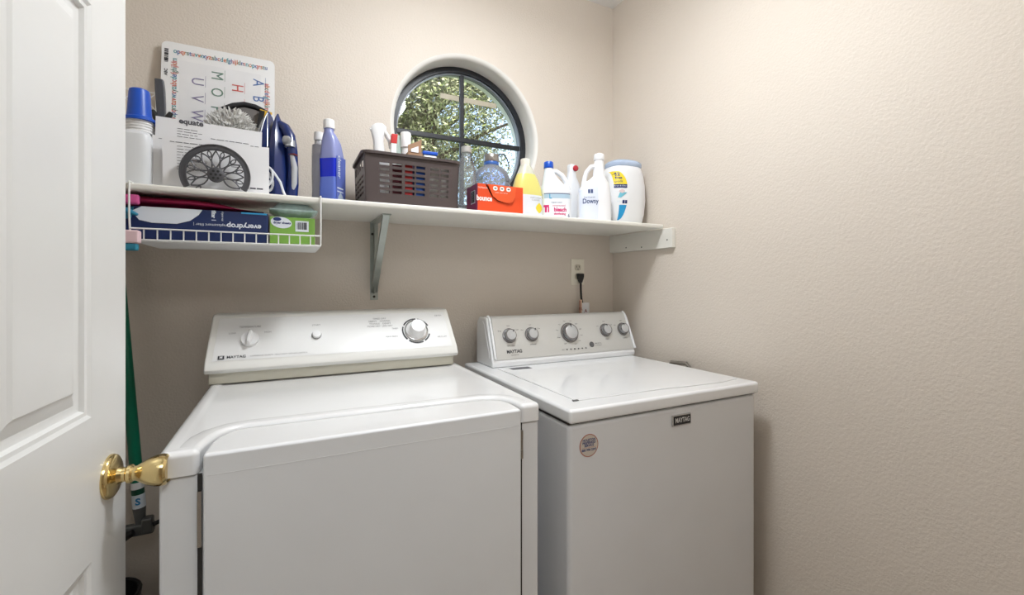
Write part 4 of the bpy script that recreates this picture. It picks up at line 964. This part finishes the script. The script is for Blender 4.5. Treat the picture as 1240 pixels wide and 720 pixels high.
# ---- fabric softener jug
fs_ = thing('softener_jug', 'large white fabric softener jug with a tall neck and looped handle', 'jug', (1.11, 1.47, Z))
X, Y = 1.118, 1.478
SS = [(Z + .0005, X, Y, .070, .040, 3), (Z + .006, X, Y, .076, .045, 3), (Z + .10, X, Y, .075, .045, 2.8), (Z + .135, X + .001, Y, .070, .042, 2.6), (Z + .160, X + .008, Y, .058, .037, 2.3), (Z + .175, X + .017, Y, .040, .032, 2.2), (Z + .190, X + .022, Y, .027, .026, 2), (Z + .255, X + .023, Y, .0205, .0205, 2), (Z + .258, X + .023, Y, .0205, .0205, 2)]
SWH = mat('softener_white', (242, 243, 246), .3)
MB().sup(SS).build('body', SWH, fs_)
MB().lathe([(.0225, Z + .254), (.0235, Z + .257), (.0232, Z + .272), (.021, Z + .279), (.014, Z + .282), (0, Z + .283)], 32, M=Matrix.Translation((X + .023, Y, 0))).build('cap', SWH, fs_)
MB().tube([(X + .010, Y, Z + .232), (X - .014, Y, Z + .228), (X - .034, Y, Z + .208), (X - .043, Y, Z + .180), (X - .046, Y, Z + .150)], [.010, .010, .0095, .010, .013], 14).build('handle', SWH, fs_)
v, f, _ = spatch(SS, X - .071, X + .008, Z + .012, Z + .140, .0006, nx=20, nz=12); MB().add(v, f).build('label', mat('softener_label', (226, 232, 246), .4), fs_)
m = MB(); stext(m, 'Downy', .0270, X - .026, Z + .082, SS, .0012, bold=.0006, sx=.86); 
for dx in (-.006, .006):
    v, f, _ = spatch(SS, X - .026 + dx - .0048, X - .026 + dx + .0048, Z + .114, Z + .130, .0011, nx=3, nz=2); m.add(v, f)
stext(m, 'free & gentle', .009, X - .030, Z + .098, SS, .0012); m.build('lettering', mat('softener_ink', (60, 78, 124), .5), fs_)

fs_.rotation_euler.z = R(-24); fs_.scale.x = .90; fs_.location.x -= .008
# ---- detergent pod tub
tu = thing('pod_tub', 'white bulging detergent tub with pale blue lid in the shelf corner', 'tub', (1.30, 1.55, Z))
X, Y = 1.297, 1.515
TS = [(Z + .0005, X, Y, .068, .054, 2.8), (Z + .008, X, Y, .077, .060, 2.8), (Z + .05, X, Y, .089, .068, 2.7), (Z + .11, X, Y, .096, .072, 2.7), (Z + .17, X, Y, .094, .071, 2.7), (Z + .22, X, Y, .086, .066, 2.7), (Z + .248, X, Y, .077, .060, 2.6), (Z + .254, X, Y, .070, .055, 2.6)]
MB().sup(TS).build('body', mat('tub_white', (241, 243, 246), .28), tu)
MB().sup([(Z + .250, X, Y, .076, .060, 2.6), (Z + .256, X, Y, .079, .063, 2.6), (Z + .268, X, Y, .078, .062, 2.6), (Z + .276, X, Y, .070, .055, 2.5), (Z + .280, X, Y, .045, .036, 2.3), (Z + .281, X, Y, .01, .01, 2)]).build('lid', mat('pale_blue_lid', (196, 214, 240), .2, see=.15), tu)
x0 = X - .083
v, f, _ = spatch(TS, x0 - .002, x0 + .046, Z + .168, Z + .225, .0012, nx=12, nz=10, shape=lambda v: (0.0 + .0 * v, 1 - .62 * v * v)); MB().add(v, f).build('yellow_patch', mat('tub_yellow', (240, 214, 50), .4), tu)
v, f, _ = spatch(TS, x0 - .002, x0 + .046, Z + .153, Z + .168, .0012, nz=2); MB().add(v, f).build('navy_band', NAVY, tu)
v, f, _ = spatch(TS, x0 + .014, x0 + .044, Z + .020, Z + .082, .0012, nx=10, nz=10, shape=lambda v: (0, .15 + .85 * v ** .6)); MB().add(v, f).build('blue_patch', mat('tub_blue', (30, 150, 206), .4), tu)
v, f, _ = spatch(TS, x0 + .008, x0 + .046, Z + .112, Z + .134, .0012, nz=4, shape=lambda v: (.2 * v, 1 - .7 * (1 - v))); MB().add(v, f).build('cyan_swirl', mat('tub_cyan', (120, 196, 216), .4), tu)
m = MB(); stext(m, 'free', .014, x0 + .014, Z + .195, TS, .0022, bold=.0004); stext(m, '42', .020, x0 + .009, Z + .210, TS, .0022, bold=.0006)
stext(m, 'pods', .014, x0 + .014, Z + .180, TS, .0022)
for dx in (.030, .041):
    v, f, _ = spatch(TS, x0 + dx - .0046, x0 + dx + .0046, Z + .088, Z + .102, .0012, nx=3, nz=2); m.add(v, f)
m.build('lettering', NAVY, tu)
m = MB(); stext(m, 'Free & Clear', .0085, x0 + .020, Z + .161, TS, .0022); stext(m, 'HE', .01, x0 + .012, Z + .096, TS, .0016); m.build('white_lettering', LB, tu)
v, f, _ = spatch(TS, x0 + .012, x0 + .036, Z + .130, Z + .148, .0014, nz=6, shape=lambda v: (.5 - .5 * math.sin(PI * v), .5 + .5 * math.sin(PI * v))); MB().add(v, f).build('logo_ring', mat('logo_rose', (226, 206, 206), .4), tu)

# ================================================================== MOP AND BIN BEHIND THE DOOR
mp = thing('mop', 'green handled mop with a metal clamp hanging beside the dryer', 'mop', (-.38, 1.63, .53))
GP = mat('green_handle', (0, 110, 82), .3)
TP = Vector((-.437, 1.655, 1.36)); BP = Vector((-.385, 1.63, .675))
MB().tube([TP, BP], [.0125, .0150], 20).build('handle', GP, mp)
d = (BP - TP).normalized()
MB().tube([BP - d * .005, BP + d * .014], .0153, 20).build('white_ring', WPL, mp)
MB().tube([BP + d * .030, BP + d * .068], .0158, 20).build('label_band', mat('band_white', (214, 222, 228), .4), mp)
MB().tube([BP + d * .012, BP + d * .032], .0152, 20).build('handle_end', mat('dark_green', (4, 70, 50), .35), mp)
MB().text('S', .026, frame(BP + d * .048 + Vector((.002, -.0168, 0)), (1, 0, 0), (0, 0, 1)), bold=.001).build('label_print', mat('band_blue', (60, 130, 180), .4), mp)
GM = mat('mop_clamp_grey', (110, 112, 112), .4, .6)
C_ = BP + d * .068
MB().tube([C_, C_ + d * .02, C_ + d * .06, C_ + d * .075], [.016, .014, .011, .0115], 14).build('socket', mat('dark_socket', (104, 106, 106), .35, .4), mp)
MB().box(C_.x - .034, C_.x + .036, 1.612, 1.636, C_.z - .078, C_.z - .046, M=None).box(C_.x + .008, C_.x + .034, 1.606, 1.636, C_.z - .074, C_.z - .030).build('clamp', GM, mp, bev=.006)
MB().tube([(C_.x - .058, 1.61, C_.z - .080), (C_.x - .03, 1.606, C_.z - .070), (C_.x - .008, 1.604, C_.z - .060)], [.012, .013, .009], 12).tube([(C_.x + .036, 1.61, C_.z - .050), (C_.x + .060, 1.612, C_.z - .042)], [.006, .0055], 10).build('wing_nut', BLACK, mp, bev=0)
MB().tube([(C_.x - .045, 1.628, C_.z - .062), (C_.x - .10, 1.63, C_.z - .07)], .006, 8).build('pivot_rod', GM, mp)
hk = MB().tube([(TP.x, YB - .001, 1.39), (TP.x, 1.665, 1.39), (TP.x, 1.64, 1.40)], .004, 8).build('wall_hook', STEEL); tag(hk, 'steel hook on the back wall holding the green mop handle', 'hook')
bn = thing('waste_bin', 'small black bin standing beside the dryer behind the door', 'bin', (-.455, 1.60, 0))
MB().lathe([(.072, .001), (.084, .37), (.088, .372), (.088, .384), (.080, .384), (.078, .36), (.068, .01), (.0, .01)], 36, M=Matrix.Translation((-.458, 1.60, 0))).build('body', BLACK, bn)
MB().tube([(-.458 + .086 * math.cos(a / 24 * 2 * PI), 1.60 + .086 * math.sin(a / 24 * 2 * PI), .384) for a in range(24)], .004, 8, closed=True).build('rolled_rim', BLACK, bn)
hs_ = MB().tube([(1.375, 1.30, .02), (1.378, 1.32, .6), (1.378, 1.34, .90), (1.380, 1.32, .931), (1.385, 1.25, .936), (1.388, 1.235, .92), (1.388, 1.23, .5), (1.388, 1.23, .05)], .008, 12).build('drain_hose', mat('hose_grey', (128, 122, 112), .5)); tag(hs_, 'grey hose looping up between the washer and right wall', 'hose')

# ================================================================== OUTDOORS
gr = MB().box(-25, 30, YB + .3, 45, -.2, -.05).build('ground', mat('grass_ground', (112, 120, 70), .9, var=.3, vscale=3)); gr['kind'] = 'structure'
LV = mat('oak_leaf', (150, 164, 96), .6, var=.35, vscale=1.2); BARK = mat('bark', (110, 98, 84), .9, var=.2, vscale=8, bump=.6, bscale=12, bdist=.02)
LV2 = mat('oak_leaf_pale', (206, 206, 160), .6, var=.25, vscale=1.5)
def tree(name, label, x, y, h, cr, nleaf, seed):
    rnd = random.Random(seed); t = thing(name, label, 'tree', (x, y, -.05), group='oaks outside the window')
    m = MB(); m.tube([(x, y, -.05), (x + .05, y, h * .25), (x - .05, y + .1, h * .5), (x + .1, y, h * .8)], [.24, .19, .13, .05], 12)
    tips = []
    for i in range(46):
        a = rnd.uniform(0, 2 * PI); z0_ = rnd.uniform(.28, .75) * h; el = rnd.uniform(-.1, .9); L_ = cr * rnd.uniform(.6, 1.0)
        p0 = Vector((x, y, z0_)); dd = Vector((math.cos(a) * math.cos(el), math.sin(a) * math.cos(el), math.sin(el)))
        p1 = p0 + dd * L_ * .5 + Vector((0, 0, rnd.uniform(-.1, .2))); p2 = p0 + dd * L_ + Vector((rnd.uniform(-.3, .3), rnd.uniform(-.3, .3), rnd.uniform(-.2, .2)))
        m.tube([p0, p1, p2], [.055, .030, .008], 6); tips += [p1, p2, (p1 + p2) / 2, p2 + (p2 - p1) * .15]
        for j in range(4):
            q0 = p0 + (p2 - p0) * rnd.uniform(.4, 1); q1 = q0 + Vector((rnd.uniform(-.6, .6), rnd.uniform(-.6, .6), rnd.uniform(-.4, .6)))
            m.tube([q0, q1], [.012, .004], 5); tips += [q1, (q0 + q1) / 2]
    m.build('trunk', BARK, t)
    vs = []; fs = []; mi = []
    for i in range(nleaf):
        c = rnd.choice(tips) + Vector((rnd.gauss(0, .30), rnd.gauss(0, .30), rnd.gauss(0, .28)))
        a = Vector((rnd.gauss(0, 1), rnd.gauss(0, 1), rnd.gauss(0, 1))).normalized(); b3 = a.orthogonal().normalized(); s_ = rnd.uniform(.026, .052)
        k = len(vs); vs += [c - a * s_, c + b3 * s_ * .45, c + a * s_, c - b3 * s_ * .45]; fs.append((k, k + 1, k + 2, k + 3)); mi.append(0 if rnd.random() < .42 else 1)
    mm = MB(); mm.v = vs; mm.f = fs; mm.m = mi
    mm.build('foliage', [LV, LV2], t, smooth=False, kind='stuff')
tree('oak_tree', 'green and yellow leafed oak filling the round window view', 2.35, 8.2, 7.6, 3.0, 150000, 3)
tree('oak_tree', 'second oak standing farther back to the left outside', -1.5, 16.5, 8.5, 3.6, 26000, 8)
